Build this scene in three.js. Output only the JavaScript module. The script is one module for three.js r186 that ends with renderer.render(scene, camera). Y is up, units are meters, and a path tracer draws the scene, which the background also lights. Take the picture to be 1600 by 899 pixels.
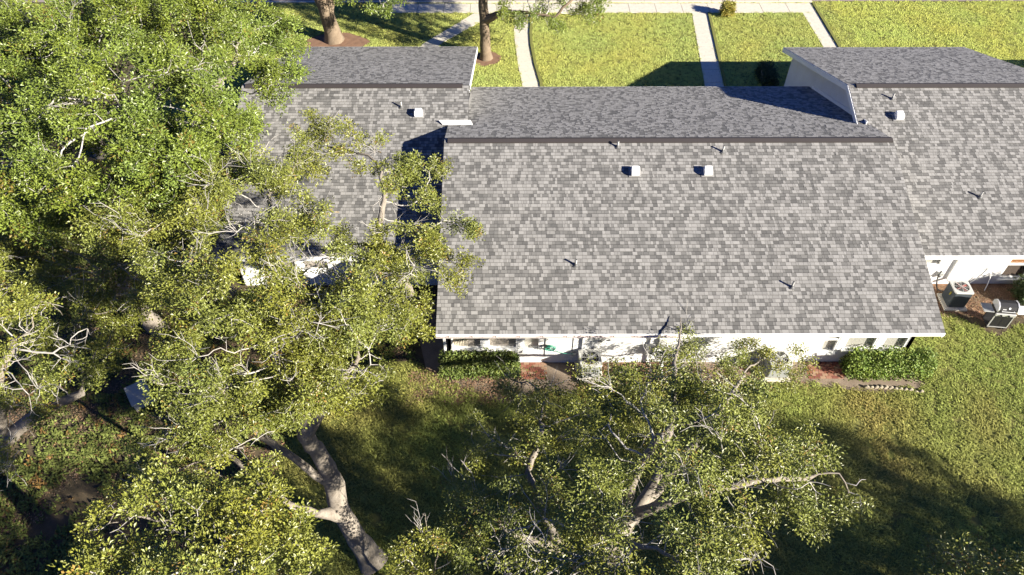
import * as THREE from 'three';
import { mergeGeometries, toCreasedNormals } from 'three/addons/utils/BufferGeometryUtils.js';
import { RoundedBoxGeometry } from 'three/addons/geometries/RoundedBoxGeometry.js';
import { ImprovedNoise } from 'three/addons/math/ImprovedNoise.js';

// ---------------------------------------------------------------- camera, sky, sun, exposure
const scene = new THREE.Scene();
const CAM_H = 20.3;
const camera = new THREE.PerspectiveCamera(42.74, 1024 / 575, 0.5, 600);
camera.position.set(0, CAM_H, 0);
camera.rotation.order = 'YXZ';
camera.rotation.set(-THREE.MathUtils.degToRad(46.8), -0.003, 0);
scene.add(camera);

const renderer = new THREE.WebGLRenderer({ antialias: true });
renderer.toneMapping = THREE.LinearToneMapping;
renderer.toneMappingExposure = 3.0;
renderer.shadowMap.enabled = true;

function makeSky() {                                   // clear blue sky: deep above, paler toward the horizon
  const w = 128, h = 64, d = new Float32Array(w * h * 4);
  for (let j = 0; j < h; j++) {
    const el = ((j + 0.5) / h - 0.5) * Math.PI, s = Math.sin(el);
    for (let i = 0; i < w; i++) {
      const k = (j * w + i) * 4;
      if (s >= 0) {
        const m = Math.pow(1 - s, 3);
        d[k] = 0.009 + 0.030 * m; d[k + 1] = 0.028 + 0.055 * m; d[k + 2] = 0.115 + 0.10 * m;
      } else { d[k] = 0.05; d[k + 1] = 0.055; d[k + 2] = 0.03; }
      d[k + 3] = 1;
    }
  }
  const t = new THREE.DataTexture(d, w, h, THREE.RGBAFormat, THREE.FloatType);
  t.mapping = THREE.EquirectangularReflectionMapping; t.magFilter = THREE.LinearFilter; t.needsUpdate = true;
  return t;
}
scene.background = makeSky();
scene.environment = scene.background;

const SUN = new THREE.Vector3(0.785, 0.395, 0.475).normalize();
const sun = new THREE.DirectionalLight(new THREE.Color(1.0, 0.93, 0.80), 5);
sun.position.copy(SUN).multiplyScalar(70).add(new THREE.Vector3(2, 0, -20));
sun.target.position.set(2, 0, -20);
sun.castShadow = true;
Object.assign(sun.shadow.camera, { left: -45, right: 45, top: 45, bottom: -45, near: 1, far: 160 });
sun.shadow.mapSize.set(4096, 4096);
scene.add(sun, sun.target);

// ---------------------------------------------------------------- helpers
function rng(seed) { let a = seed >>> 0; return () => { a = (a + 0x6D2B79F5) | 0; let t = Math.imul(a ^ (a >>> 15), 1 | a); t = (t + Math.imul(t ^ (t >>> 7), 61 | t)) ^ t; return ((t ^ (t >>> 14)) >>> 0) / 4294967296; }; }
const noise3 = new ImprovedNoise();
const nz = (x, y, z) => noise3.noise(x, y, z);
const V = (x, y, z) => new THREE.Vector3(x, y, z);
const used = {};
function numbered(n) { const k = used[n] = (used[n] ?? -1) + 1; return k ? n + '_' + String(k).padStart(3, '0') : n; }
function shade(o) { o.traverse(c => { if (c.isMesh) { c.castShadow = true; c.receiveShadow = true; } }); return o; }
function thing(name, label, category, [x, y, z] = [0, 0, 0], turn = 0, group) {
  const o = new THREE.Group(); o.name = numbered(name); o.position.set(x, y, z); o.rotation.y = turn;
  o.userData = { label, category }; if (group) o.userData.group = group; scene.add(o); return o;
}
function part(name, geos, mat, parent, label) {
  const list = (Array.isArray(geos) ? geos : [geos]).map(g => { const q = g.index ? g.toNonIndexed() : g; for (const k of Object.keys(q.attributes)) if (!['position', 'normal', 'uv'].includes(k)) q.deleteAttribute(k); return q; });
  const m = new THREE.Mesh(list.length > 1 ? mergeGeometries(list) : list[0], mat);
  m.name = name; m.castShadow = m.receiveShadow = true; if (label) m.userData.label = label; parent.add(m); return m;
}
function struct(name, geos, mat) { const m = part(numbered(name), geos, mat, scene); m.userData.kind = 'structure'; return m; }
const box = (w, h, d, x = 0, y = 0, z = 0) => new THREE.BoxGeometry(w, h, d).translate(x, y, z);
const rbox = (w, h, d, r, x = 0, y = 0, z = 0) => new RoundedBoxGeometry(w, h, d, 2, r).translate(x, y, z);
const cyl = (r0, r1, h, n = 12, x = 0, y = 0, z = 0) => new THREE.CylinderGeometry(r0, r1, h, n).translate(x, y, z);
function tube(pts, r, n = 5, seg) { const c = new THREE.CatmullRomCurve3(pts.map(p => V(...p))); return new THREE.TubeGeometry(c, seg ?? pts.length * 4, r, n); }
function prism(profile, x0, x1) {                      // closed [z, y] profile pushed along x, flat faces
  const s = new THREE.Shape(profile.map(([z, y]) => new THREE.Vector2(-z, y)));
  const g = new THREE.ExtrudeGeometry(s, { depth: x1 - x0, bevelEnabled: false });
  return g.rotateY(Math.PI / 2).translate(x0, 0, 0);   // (-z, y, depth) -> x = depth, z = +z
}
function sheet(poly, y, uvs = 1) {                      // flat polygon of [x, z]
  const s = new THREE.Shape(poly.map(([x, z]) => new THREE.Vector2(x, -z)));
  const g = new THREE.ShapeGeometry(s); const p = g.attributes.position, u = g.attributes.uv;
  for (let i = 0; i < p.count; i++) u.setXY(i, p.getX(i) * uvs, p.getY(i) * uvs);
  return g.rotateX(-Math.PI / 2).translate(0, y, 0);
}
function slabGeo(poly, y0, y1) {
  const s = new THREE.Shape(poly.map(([x, z]) => new THREE.Vector2(x, -z)));
  return new THREE.ExtrudeGeometry(s, { depth: y1 - y0, bevelEnabled: false }).rotateX(-Math.PI / 2).translate(0, y0, 0);
}
function inside(poly, x, z) { let c = false; for (let i = 0, j = poly.length - 1; i < poly.length; j = i++) { const [xi, zi] = poly[i], [xj, zj] = poly[j]; if ((zi > z) !== (zj > z) && x < (xj - xi) * (z - zi) / (zj - zi) + xi) c = !c; } return c; }

// tiling noise texture: fn(u, v, n) -> [r, g, b] linear
function tex(size, fn, rx = 1, ry = 1) {
  const d = new Uint8Array(size * size * 4), enc = c => Math.round(255 * Math.max(0, Math.min(1, c <= 0.0031308 ? 12.92 * c : 1.055 * Math.pow(c, 1 / 2.4) - 0.055)));
  for (let j = 0; j < size; j++) for (let i = 0; i < size; i++) { const c = fn(i / size, j / size), k = (j * size + i) * 4; d[k] = enc(c[0]); d[k + 1] = enc(c[1]); d[k + 2] = enc(c[2]); d[k + 3] = 255; }
  const t = new THREE.DataTexture(d, size, size); t.colorSpace = THREE.SRGBColorSpace; t.wrapS = t.wrapT = THREE.RepeatWrapping; t.magFilter = THREE.LinearFilter; t.minFilter = THREE.LinearMipmapLinearFilter; t.generateMipmaps = true; t.repeat.set(rx, ry); t.needsUpdate = true; return t;
}
const TW = Math.PI * 2;
function tn(u, v, f, s) {                               // seamless noise on a torus
  const a = u * TW, b = v * TW, r = f / TW; return nz(Math.cos(a) * r + s, Math.sin(a) * r + Math.cos(b) * r * 0.73 + s * 1.7, Math.sin(b) * r + s * 0.3);
}
const hr0 = rng(77);
const std = (r, g, b, rough = 0.85, extra = {}) => new THREE.MeshStandardMaterial({ color: new THREE.Color().setRGB(r, g, b), roughness: rough, ...extra });
const mixc = (a, b, t) => a.map((x, i) => x + (b[i] - x) * t);
const cl01 = x => Math.max(0, Math.min(1, x));

// ---------------------------------------------------------------- materials
const grainTex = tex(256, (u, v) => { const g = 0.82 + 0.18 * hr0() + 0.12 * tn(u, v, 20, 3); return [g, g, g]; });
const stuccoTex = tex(512, (u, v) => { const g = 0.95 + 0.06 * tn(u, v, 30, 5) + 0.05 * tn(u, v, 4, 9) + 0.02 * hr0(); const s = cl01(tn(u, v, 9, 21) * 1.6 - 0.5) * 0.12; return [g, g * (1 - s * 0.4), g * (1 - s)]; });
const concTex = tex(512, (u, v) => { const n = 0.5 + 0.5 * tn(u, v, 5, 2), f = hr0(), st = cl01(tn(u, v, 11, 8) * 2 - 0.4); const c = mixc([0.50, 0.46, 0.38], [0.62, 0.58, 0.49], cl01(n * 0.7 + f * 0.35)); return mixc(c, [0.36, 0.32, 0.25], st * 0.5); });
const barkTex = tex(512, (u, v) => { const n = 0.5 + 0.5 * tn(u, v * 0.999, 8, 4), n2 = 0.5 + 0.5 * tn(u, v, 40, 7), f = hr0(); let c = mixc([0.20, 0.165, 0.13], [0.50, 0.46, 0.40], cl01(n * 0.55 + n2 * 0.55 + f * 0.2 - 0.1)); return c; });
const barkBump = tex(256, (u, v) => { const n = 0.5 + 0.5 * tn(u, v, 30, 4) + 0.25 * hr0(); return [n, n, n]; });
barkBump.colorSpace = THREE.NoColorSpace;
const litterTex = tex(1024, (u, v) => {
  const a = 0.5 + 0.5 * tn(u, v, 6, 1), b = 0.5 + 0.5 * tn(u, v, 40, 2), f = hr0();
  let c = mixc([0.035, 0.032, 0.018], [0.12, 0.085, 0.05], cl01(a * 0.6 + b * 0.6 - 0.15)); if (f > 0.86) c = mixc(c, [0.28, 0.17, 0.09], 0.7); if (f < 0.12) c = mixc(c, [0.03, 0.05, 0.015], 0.8); return c;
});
const thatchTex = tex(1024, (u, v) => {
  const a = 0.5 + 0.5 * tn(u, v, 8, 11), b = 0.5 + 0.5 * tn(u, v, 60, 12), f = hr0();
  let c = mixc([0.06, 0.075, 0.016], [0.26, 0.26, 0.055], cl01(b * 0.7 + f * 0.5 - 0.1)); return mixc(c, [0.13, 0.09, 0.045], cl01(a * 1.5 - 0.7) * 0.6);
});
const dirtTex = tex(1024, (u, v) => { const a = 0.5 + 0.5 * tn(u, v, 8, 31), b = 0.5 + 0.5 * tn(u, v, 70, 32), f = hr0(); let c = mixc([0.13, 0.095, 0.065], [0.32, 0.26, 0.2], cl01(a * 0.5 + b * 0.5 + f * 0.25 - 0.1)); if (f > 0.93) c = [0.13, 0.07, 0.04]; return c; });
const mulchTex = tex(1024, (u, v) => { const a = 0.5 + 0.5 * tn(u, v, 8, 41), b = 0.5 + 0.5 * tn(u, v, 80, 42), f = hr0(); return mixc([0.08, 0.04, 0.025], [0.34, 0.2, 0.12], cl01(a * 0.4 + b * 0.6 + f * 0.4 - 0.25)); });
const paveTex = tex(512, (u, v) => { const n = 0.5 + 0.5 * tn(u, v, 6, 51), f = hr0(); const c = mixc([0.20, 0.165, 0.15], [0.30, 0.255, 0.235], cl01(n * 0.6 + f * 0.5 - 0.1)); return c; });

const M = {
  wall: std(0.74, 0.74, 0.74, 0.9, { map: stuccoTex }), trim: std(0.85, 0.85, 0.84, 0.55), gutter: std(0.74, 0.66, 0.62, 0.6, { map: stuccoTex }), bracket: std(0.12, 0.1, 0.09, 0.6),
  deck: std(0.045, 0.043, 0.045, 0.95), ridge: std(0.038, 0.031, 0.030, 0.7), ridgeCap: std(0.10, 0.085, 0.08, 0.8),
  vent: std(0.85, 0.85, 0.84, 0.5), pipe: std(0.1, 0.1, 0.1, 0.6), pipeWhite: std(0.42, 0.42, 0.41, 0.6), flange: std(0.22, 0.215, 0.21, 0.7), hole: std(0.01, 0.01, 0.01, 0.9),
  glass: new THREE.MeshPhysicalMaterial({ color: 0xffffff, transmission: 1, thickness: 0, roughness: 0.03, ior: 1.5 }),
  blind: std(0.36, 0.32, 0.28, 0.9), curtain: std(0.62, 0.56, 0.45, 0.9), screen: std(0.42, 0.41, 0.37, 0.9), brownCurtain: std(0.45, 0.22, 0.09, 0.9), darkScreen: std(0.10, 0.075, 0.06, 0.8),
  conc: std(1, 1, 1, 0.92, { map: concTex }), pave: std(1, 1, 1, 0.95, { map: paveTex }), paint: std(0.78, 0.77, 0.74, 0.8),
  bark: std(0.62, 0.6, 0.58, 0.95, { map: barkTex, bumpMap: barkBump, bumpScale: 0.008 }), barkBrown: std(0.5, 0.42, 0.34, 0.95, { map: barkTex, bumpMap: barkBump, bumpScale: 0.01 }), twig: std(0.40, 0.375, 0.345, 0.95),
  litter: std(1, 1, 1, 0.98, { map: litterTex }), thatch: std(1, 1, 1, 0.98, { map: thatchTex }), dirt: std(1, 1, 1, 0.98, { map: dirtTex }), mulch: std(1, 1, 1, 0.98, { map: mulchTex }),
  metalGrey: std(0.36, 0.37, 0.36, 0.5, { metalness: 0.3 }), acDark: std(0.05, 0.06, 0.07, 0.5), acTop: std(0.5, 0.5, 0.48, 0.5), black: std(0.015, 0.015, 0.017, 0.5), red: std(0.30, 0.05, 0.03, 0.6), copper: std(0.3, 0.14, 0.07, 0.5),
  yellow: std(0.6, 0.5, 0.08, 0.7), steel: std(0.72, 0.72, 0.72, 0.35, { metalness: 0.5 }), hose: std(0.03, 0.22, 0.15, 0.5), tyre: std(0.02, 0.02, 0.02, 0.9), rim: std(0.5, 0.5, 0.52, 0.3, { metalness: 0.8 }),
  carDark: new THREE.MeshPhysicalMaterial({ color: new THREE.Color().setRGB(0.02, 0.02, 0.024), roughness: 0.35, clearcoat: 1 }), carSilver: new THREE.MeshPhysicalMaterial({ color: new THREE.Color().setRGB(0.45, 0.46, 0.48), roughness: 0.35, metalness: 0.4, clearcoat: 1 }), lamp: std(0.7, 0.7, 0.7, 0.2), carGlass: std(0.02, 0.025, 0.03, 0.1),
};
const shingleTones = [[0.29, 0.282, 0.27], [0.24, 0.233, 0.223], [0.165, 0.161, 0.154], [0.134, 0.131, 0.126], [0.108, 0.106, 0.103]];
const shingleMats = shingleTones.map(c => std(...c, 0.93, { map: grainTex }));
const shingleWhite = std(1, 1, 1, 0.93, { map: grainTex });

// ---------------------------------------------------------------- ground, walks, parking
{
  const g = new THREE.PlaneGeometry(400, 400, 1, 1).rotateX(-Math.PI / 2).translate(0, 0, -20); const u = g.attributes.uv; for (let i = 0; i < u.count; i++) u.setXY(i, u.getX(i) * 130, u.getY(i) * 130);
  struct('ground', g, M.litter);
}
const FRONT = [[-17, -42.4], [45, -42.4], [45, -28], [-17, -28]];
const BACK = [[-6.2, -15.4], [-3.3, -15.6], [-2.7, -14.95], [-1.3, -14.35], [-0.3, -13.85], [0.9, -14.3], [9.4, -14.65], [10.9, -14.5], [11.7, -14.35], [12.6, -14.25], [13.5, -14.45], [14.0, -14.65], [13.65, -15.4], [13.75, -17.6], [15.0, -17.8], [16.4, -17.6], [16.9, -17.0], [17.4, -16.6], [18.4, -17.2], [30, -17.4], [30, 6], [-6.5, 6], [-7.5, -6], [-7.2, -12]];
struct('front_lawn', sheet(FRONT, 0.004, 0.33), M.thatch);
struct('back_lawn', sheet(BACK, 0.004, 0.33), M.thatch);
struct('garden_bed', sheet([[-3.6, -18], [-2.9, -15.2], [-2.5, -14.85], [-1.2, -14.25], [-0.2, -13.75], [0.9, -14.2], [9.4, -14.55], [10.9, -14.4], [11.7, -14.25], [12.6, -14.15], [13.6, -14.35], [14.1, -14.6], [13.7, -15.4], [13.6, -19.2], [3, -19.2], [-2, -19]], 0.008, 0.4), M.dirt);
struct('mulch_bed', sheet([[2.4, -15.5], [2.4, -14.9], [3.3, -14.5], [4.6, -14.4], [5.4, -14.8], [5.6, -15.5]], 0.012, 0.5), M.mulch);
struct('mulch_bed', sheet([[14.6, -19.2], [15.1, -17.9], [16.9, -17.6], [17.2, -17.3], [18.3, -17.6], [18.6, -17.9], [24, -18], [24, -19.2]], 0.012, 0.5), M.mulch);
const ring = (cx, cz, rx, rz, n, s) => Array.from({ length: n }, (_, i) => { const a = -i / n * TW, k = 1 + 0.22 * nz(Math.cos(a) * 1.6 + s, Math.sin(a) * 1.6, s); return [cx + rx * k * Math.cos(a), cz + rz * k * Math.sin(a)]; });
const RING5 = ring(-9.6, -37.6, 1.7, 1.2, 26, 3), RING6 = ring(-1.2, -35.9, 0.75, 0.8, 22, 8);
struct('mulch_ring', sheet(RING5, 0.012, 0.5), M.mulch); struct('mulch_ring', sheet(RING6, 0.012, 0.5), M.mulch);

const walkPolys = [];
function walk(name, left, right, joint) {              // slabs between two edge polylines that run the same way
  const root = new THREE.Group(); root.name = numbered(name); root.userData = { kind: 'structure' }; scene.add(root);
  const at = (pl, t) => { const k = Math.min(pl.length - 2, Math.floor(t)), f = t - k; return [pl[k][0] + (pl[k + 1][0] - pl[k][0]) * f, pl[k][1] + (pl[k + 1][1] - pl[k][1]) * f]; };
  walkPolys.push([...left, ...right.slice().reverse()]);
  for (let k = 0; k < left.length - 1; k++) {
    const len = Math.hypot(left[k + 1][0] - left[k][0], left[k + 1][1] - left[k][1]), n = Math.max(1, Math.round(len / joint));
    for (let i = 0; i < n; i++) {
      const e = 0.012 / len, t0 = k + i / n + e, t1 = k + (i + 1) / n - e;
      const p = [at(left, t0), at(right, t0), at(right, t1), at(left, t1)];
      const ar = p.reduce((s, q, j) => { const r = p[(j + 1) % 4]; return s + q[0] * r[1] - r[0] * q[1]; }, 0);
      part('slab', slabGeo(ar > 0 ? p.reverse() : p, 0.0, 0.028 + 0.004 * nz(t0 * 3.3, k, i * 1.7)), M.conc, root);
    }
  }
  return root;
}
walk('sidewalk', [[-7, -41.05], [17.93, -41.0]], [[-7, -42.2], [17.93, -42.2]], 1.55);
walk('front_path', [[10.62, -40.98], [9.86, -32.2]], [[11.52, -40.98], [10.83, -32.2]], 1.3);
walk('front_path', [[17.08, -40.98], [17.2, -33.0]], [[17.93, -40.98], [17.9, -33.0]], 1.3);
walk('front_path', [[0.3, -40.98], [0.22, -38.6], [0.3, -37.2], [0.42, -35.2], [0.62, -33.4], [0.72, -30]], [[1.2, -40.98], [1.08, -38.6], [1.1, -37.2], [1.26, -35.2], [1.5, -33.4], [1.6, -30]], 1.2);
walk('front_path', [[-2.1, -40.98], [-4.75, -37.5], [-6.6, -33]], [[-0.85, -40.98], [-3.75, -37.5], [-5.5, -33]], 1.2);
for (const w of [[[11.52, -40.98], [10.83, -32.2]], [[17.93, -42.2], [17.93, -40.98], [17.9, -33.0]], [[1.2, -40.98], [1.08, -38.6], [1.1, -37.2], [1.26, -35.2], [1.5, -33.4], [1.6, -30]]]) struct('lawn_edge', slabGeo([...w.map(([x, z]) => [x + 0.015, z]), ...w.slice().reverse().map(([x, z]) => [x + 0.16, z])].reverse(), 0.0, 0.085), M.thatch);
struct('parking_lot', sheet([[-60, -70], [-60, -42.5], [60, -42.5], [60, -70]].reverse(), 0.006, 0.2), M.pave);
{ const root = new THREE.Group(); root.name = 'parking_kerb'; root.userData = { kind: 'structure' }; scene.add(root);
  for (let x = -20; x < 18; x += 2) part('kerb_stone', box(1.985, 0.12, 0.16, x + 1, 0.03, -42.36), M.conc, root); }
for (const x of [-6.2, -3.4, -0.55, 2.28, 5.12, 7.97, 10.8, 13.64, 16.5]) struct('stall_line', box(0.1, 0.004, 5, x, 0.0122, -45.2), M.paint);

// ---------------------------------------------------------------- the three house sections
const SL = 0.329, COS = 1 / Math.hypot(1, SL), HR = 4.811, HE = 2.5;
function roofPlane(house, deckName, x0, x1, zr, run, dir, seed, named, narrow) {   // narrow = [run from which, x0, x1]: only so wide further down   // dir +1: slopes toward +z
  const ang = Math.atan(SL), len = run / COS;
  const zE = zr + dir * run, hE = HR - SL * run, t = 0.12;
  const piece = (ra, rb, xa, xb) => { const z1 = zr + dir * ra, h1 = HR - SL * ra, z2 = zr + dir * rb, h2 = HR - SL * rb; return prism(dir > 0 ? [[z1, h1], [z2, h2], [z2, h2 - t], [z1, h1 - t]] : [[z2, h2], [z1, h1], [z1, h1 - t], [z2, h2 - t]], xa, xb); };
  const deck = part(deckName, narrow ? [piece(0, narrow[0], x0, x1), piece(narrow[0], run, narrow[1], narrow[2])] : piece(0, run, x0, x1), M.deck, house);
  // wedge shingle: x 0..1, rises to the butt at v = 0
  const w = new THREE.BufferGeometry(); const P = [[0, 0, 0], [1, 0, 0], [1, 0, 1], [0, 0, 1], [0, 1, 0], [1, 1, 0], [1, 0.25, 1], [0, 0.25, 1]];
  const Q = [[4, 5, 6, 7], [0, 1, 5, 4], [1, 2, 6, 5], [3, 0, 4, 7], [2, 3, 7, 6]]; const pos = [], uv = [];
  for (const q of Q) for (const k of [0, 1, 2, 0, 2, 3]) { pos.push(...P[q[k]]); uv.push(P[q[k]][0] * 0.8, P[q[k]][2] * 0.8 + P[q[k]][1] * 0.2); }
  w.setAttribute('position', new THREE.Float32BufferAttribute(pos, 3)); w.setAttribute('uv', new THREE.Float32BufferAttribute(uv, 2)); w.computeVertexNormals();
  const r = rng(seed), rows = Math.round(len / 0.132), e = len / rows;
  const frame = new THREE.Matrix4(); // x along eave (flipped for the far side), y normal, z' up the slope
  const nrm = V(0, COS, dir * SL * COS), up = V(0, SL * COS, -dir * COS), ax = new THREE.Vector3().crossVectors(nrm, up).normalize();   // right handed: ax x nrm = up
  const sx = ax.x > 0 ? 1 : -1, ox = sx > 0 ? x0 : x1; frame.makeBasis(ax, nrm, up).setPosition(ox, hE, zE);
  const mats = [], cols = []; let count = 0; const m = new THREE.Matrix4();
  const singles = [];
  const ws = [0.07, 0.09, 0.11, 0.14, 0.17, 0.2];
  for (let j = 0; j < rows; j++) {
    let x = 0, last = -1, W = x1 - x0; if (narrow && run - (j + 0.5) * e * COS > narrow[0]) { const a = sx > 0 ? narrow[1] - x0 : x1 - narrow[2]; x = a; W = a + narrow[2] - narrow[1]; }
    while (x < W - 0.02) {
      let d = ws[Math.floor(r() * ws.length)] * (0.9 + 0.2 * r()); if (x + d > W - 0.06) d = W - x;
      const hsh = Math.sin(Math.floor((x + d / 2) / 0.15) * 12.9898 + Math.floor((j + (seed % 2)) / 2) * 78.233 + seed) * 43758.5453; const raised = (r() < 0.35 ? hsh - Math.floor(hsh) : r()) < 0.58; let tone = raised ? (r() < 0.6 ? 0 : 1) : (r() < 0.5 ? 2 : r() < 0.8 ? 3 : 4); if (tone === last && r() < 0.3) tone = Math.min(4, tone + 1); last = tone;
      const th = raised ? 0.013 + 0.003 * r() : 0.006 + 0.003 * r();
      m.makeScale(d - 0.006, th, e - 0.012 + (raised ? 0 : -0.006)).setPosition(x + 0.003, 0.002, j * e + (raised ? 0 : 0.006));
      const mm = new THREE.Matrix4().multiplyMatrices(frame, m);
      if (named && count < 300) singles.push([mm, tone]); else { mats.push(mm); cols.push([tone, 0.9 + 0.2 * r()]); }
      count++; x += d;
    }
  }
  const inst = new THREE.InstancedMesh(w, shingleWhite, mats.length); const c = new THREE.Color();
  mats.forEach((q, i) => { inst.setMatrixAt(i, q); const s = shingleTones[cols[i][0]], k = cols[i][1]; inst.setColorAt(i, c.setRGB(s[0] * k, s[1] * k, s[2] * k)); });
  inst.name = 'shingles'; inst.userData = { kind: 'stuff' }; inst.castShadow = inst.receiveShadow = true; deck.add(inst);
  for (const [q, tone] of singles) { const s = new THREE.Mesh(w, shingleMats[tone]); s.name = 'shingle'; q.decompose(s.position, s.quaternion, s.scale); s.castShadow = s.receiveShadow = true; deck.add(s); }
  return deck;
}
function gableWall(house, x, zr, zf, zb, hf, hb, t = 0.15) {          // side wall up to just under the roof
  const d = 0.14, y = z => HR - SL * Math.abs(z - zr) - d;
  return part('gable_wall', prism([[zf, 0], [zf, y(zf)], [zr, HR - d], [zb, y(zb)], [zb, 0]].reverse(), x, x + t), M.wall, house);
}
function rearWall(house, x0, x1, z, h, holes, t = 0.15) {
  const s = new THREE.Shape([[x0, 0], [x1, 0], [x1, h], [x0, h]].map(p => new THREE.Vector2(...p)));
  for (const [a, b, y0, y1] of holes) s.holes.push(new THREE.Path([[a, y0], [a, y1], [b, y1], [b, y0]].map(p => new THREE.Vector2(...p))));
  const g = new THREE.ExtrudeGeometry(s, { depth: t, bevelEnabled: false }).translate(0, 0, z - t);
  return part('rear_wall', g, M.wall, house);
}
function windowIn(house, a, b, y0, y1, z, { mid, inner, innerMat, frameW = 0.05, split } = {}) {
  const f = frameW, gs = [box(b - a, f, 0.07, (a + b) / 2, y0 + f / 2, z - 0.045), box(b - a, f, 0.07, (a + b) / 2, y1 - f / 2, z - 0.045), box(f, y1 - y0 - 2 * f, 0.07, a + f / 2, (y0 + y1) / 2, z - 0.045), box(f, y1 - y0 - 2 * f, 0.07, b - f / 2, (y0 + y1) / 2, z - 0.045)];
  const w = part('window', gs, M.trim, house);
  if (mid) part('meeting_rail', box(b - a - 2 * f, 0.06, 0.06, (a + b) / 2, mid, z - 0.04), M.trim, w);
  if (split) part('mullion', box(0.05, y1 - y0 - 2 * f, 0.06, split, (y0 + y1) / 2, z - 0.0405), M.trim, w);
  part('pane', box(b - a - 2 * f, y1 - y0 - 2 * f, 0.006, (a + b) / 2, (y0 + y1) / 2, z - 0.07), M.glass, w);
  part('sill', box(b - a + 0.06, 0.05, 0.11, (a + b) / 2, y0 - 0.028, z + 0.02), M.trim, w);
  part('blind', inner ?? box(b - a + 0.1, y1 - y0 + 0.1, 0.01, (a + b) / 2, (y0 + y1) / 2, z - 0.155), innerMat ?? M.blind, w);
  return w;
}
function fascia(house, x0, x1, zr, zE, dir, name = 'fascia', h = 0.2) { const hE = HR - SL * Math.abs(zE - zr); return part(name, box(x1 - x0, h, 0.03, (x0 + x1) / 2, hE - h / 2 - 0.004, zE + dir * 0.017), M.trim, house); }
function rake(house, x, zr, zf, zn, side, proud) {             // barge boards under both slopes at one end
  for (const [za, zb] of [[zf, zr], [zr, zn]]) {
    const y = z => HR - SL * Math.abs(z - zr) - (proud ? 0.004 : 0.124), h = proud ? 0.22 : 0.1;
    const xa = proud ? (side > 0 ? x + 0.003 : x - 0.035) : (side > 0 ? x - 0.04 : x + 0.008);
    part('barge_board', prism([[za, y(za)], [za, y(za) - h], [zb, y(zb) - h], [zb, y(zb)]], xa, xa + 0.032), M.trim, house);
  }
}
function ridgeVent(house, x0, x1, zr) {
  const k = 0.14, y = HR + 0.014;
  part('ridge_vent', prism([[zr + k, y - SL * k + 0.045], [zr, y + 0.05], [zr - k, y - SL * k + 0.045], [zr - k, y - SL * k], [zr, y + 0.006], [zr + k, y - SL * k]].reverse(), x0, x1), M.ridge, house);
}
const slopeY = (z, zr) => HR - SL * Math.abs(z - zr);
function boxVent(house, x, z, zr) {                     // white square vent hood, curved top, open on the down-slope side
  const v = part('roof_vent', [rbox(0.28, 0.22, 0.22, 0.04, 0, 0.13, -0.02), cyl(0.13, 0.13, 0.27, 16).rotateZ(Math.PI / 2).translate(0, 0.11, 0.06)], M.vent, house);
  part('vent_flange', box(0.44, 0.012, 0.42, 0, 0.024, 0), M.flange, v);
  v.position.set(x, slopeY(z, zr), z); v.rotation.x = Math.atan(SL);
}
function stackPipe(house, x, z, zr, lean = 0) {
  const v = part('vent_pipe', [cyl(0.034, 0.034, 0.27, 10, 0, 0.125, 0)], M.pipeWhite, house); v.position.set(x, slopeY(z, zr), z);
  part('pipe_boot', [new THREE.LatheGeometry([[0.11, 0.012], [0.06, 0.03], [0.042, 0.09], [0.035, 0.1]].map(p => new THREE.Vector2(...p)), 12)], M.pipe, v);
  part('pipe_mouth', cyl(0.028, 0.028, 0.01, 10, 0, 0.257, 0), M.hole, v);
}
function wallBox(house, x, y, z, w, h, d, mat = M.metalGrey) { return part('utility_box', rbox(w, h, d, 0.015, x, y, z + d / 2 + 0.002), mat, house); }
const WHITE_HOUSE = 'white walled house section with grey shingle gable roof, ';

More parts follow.
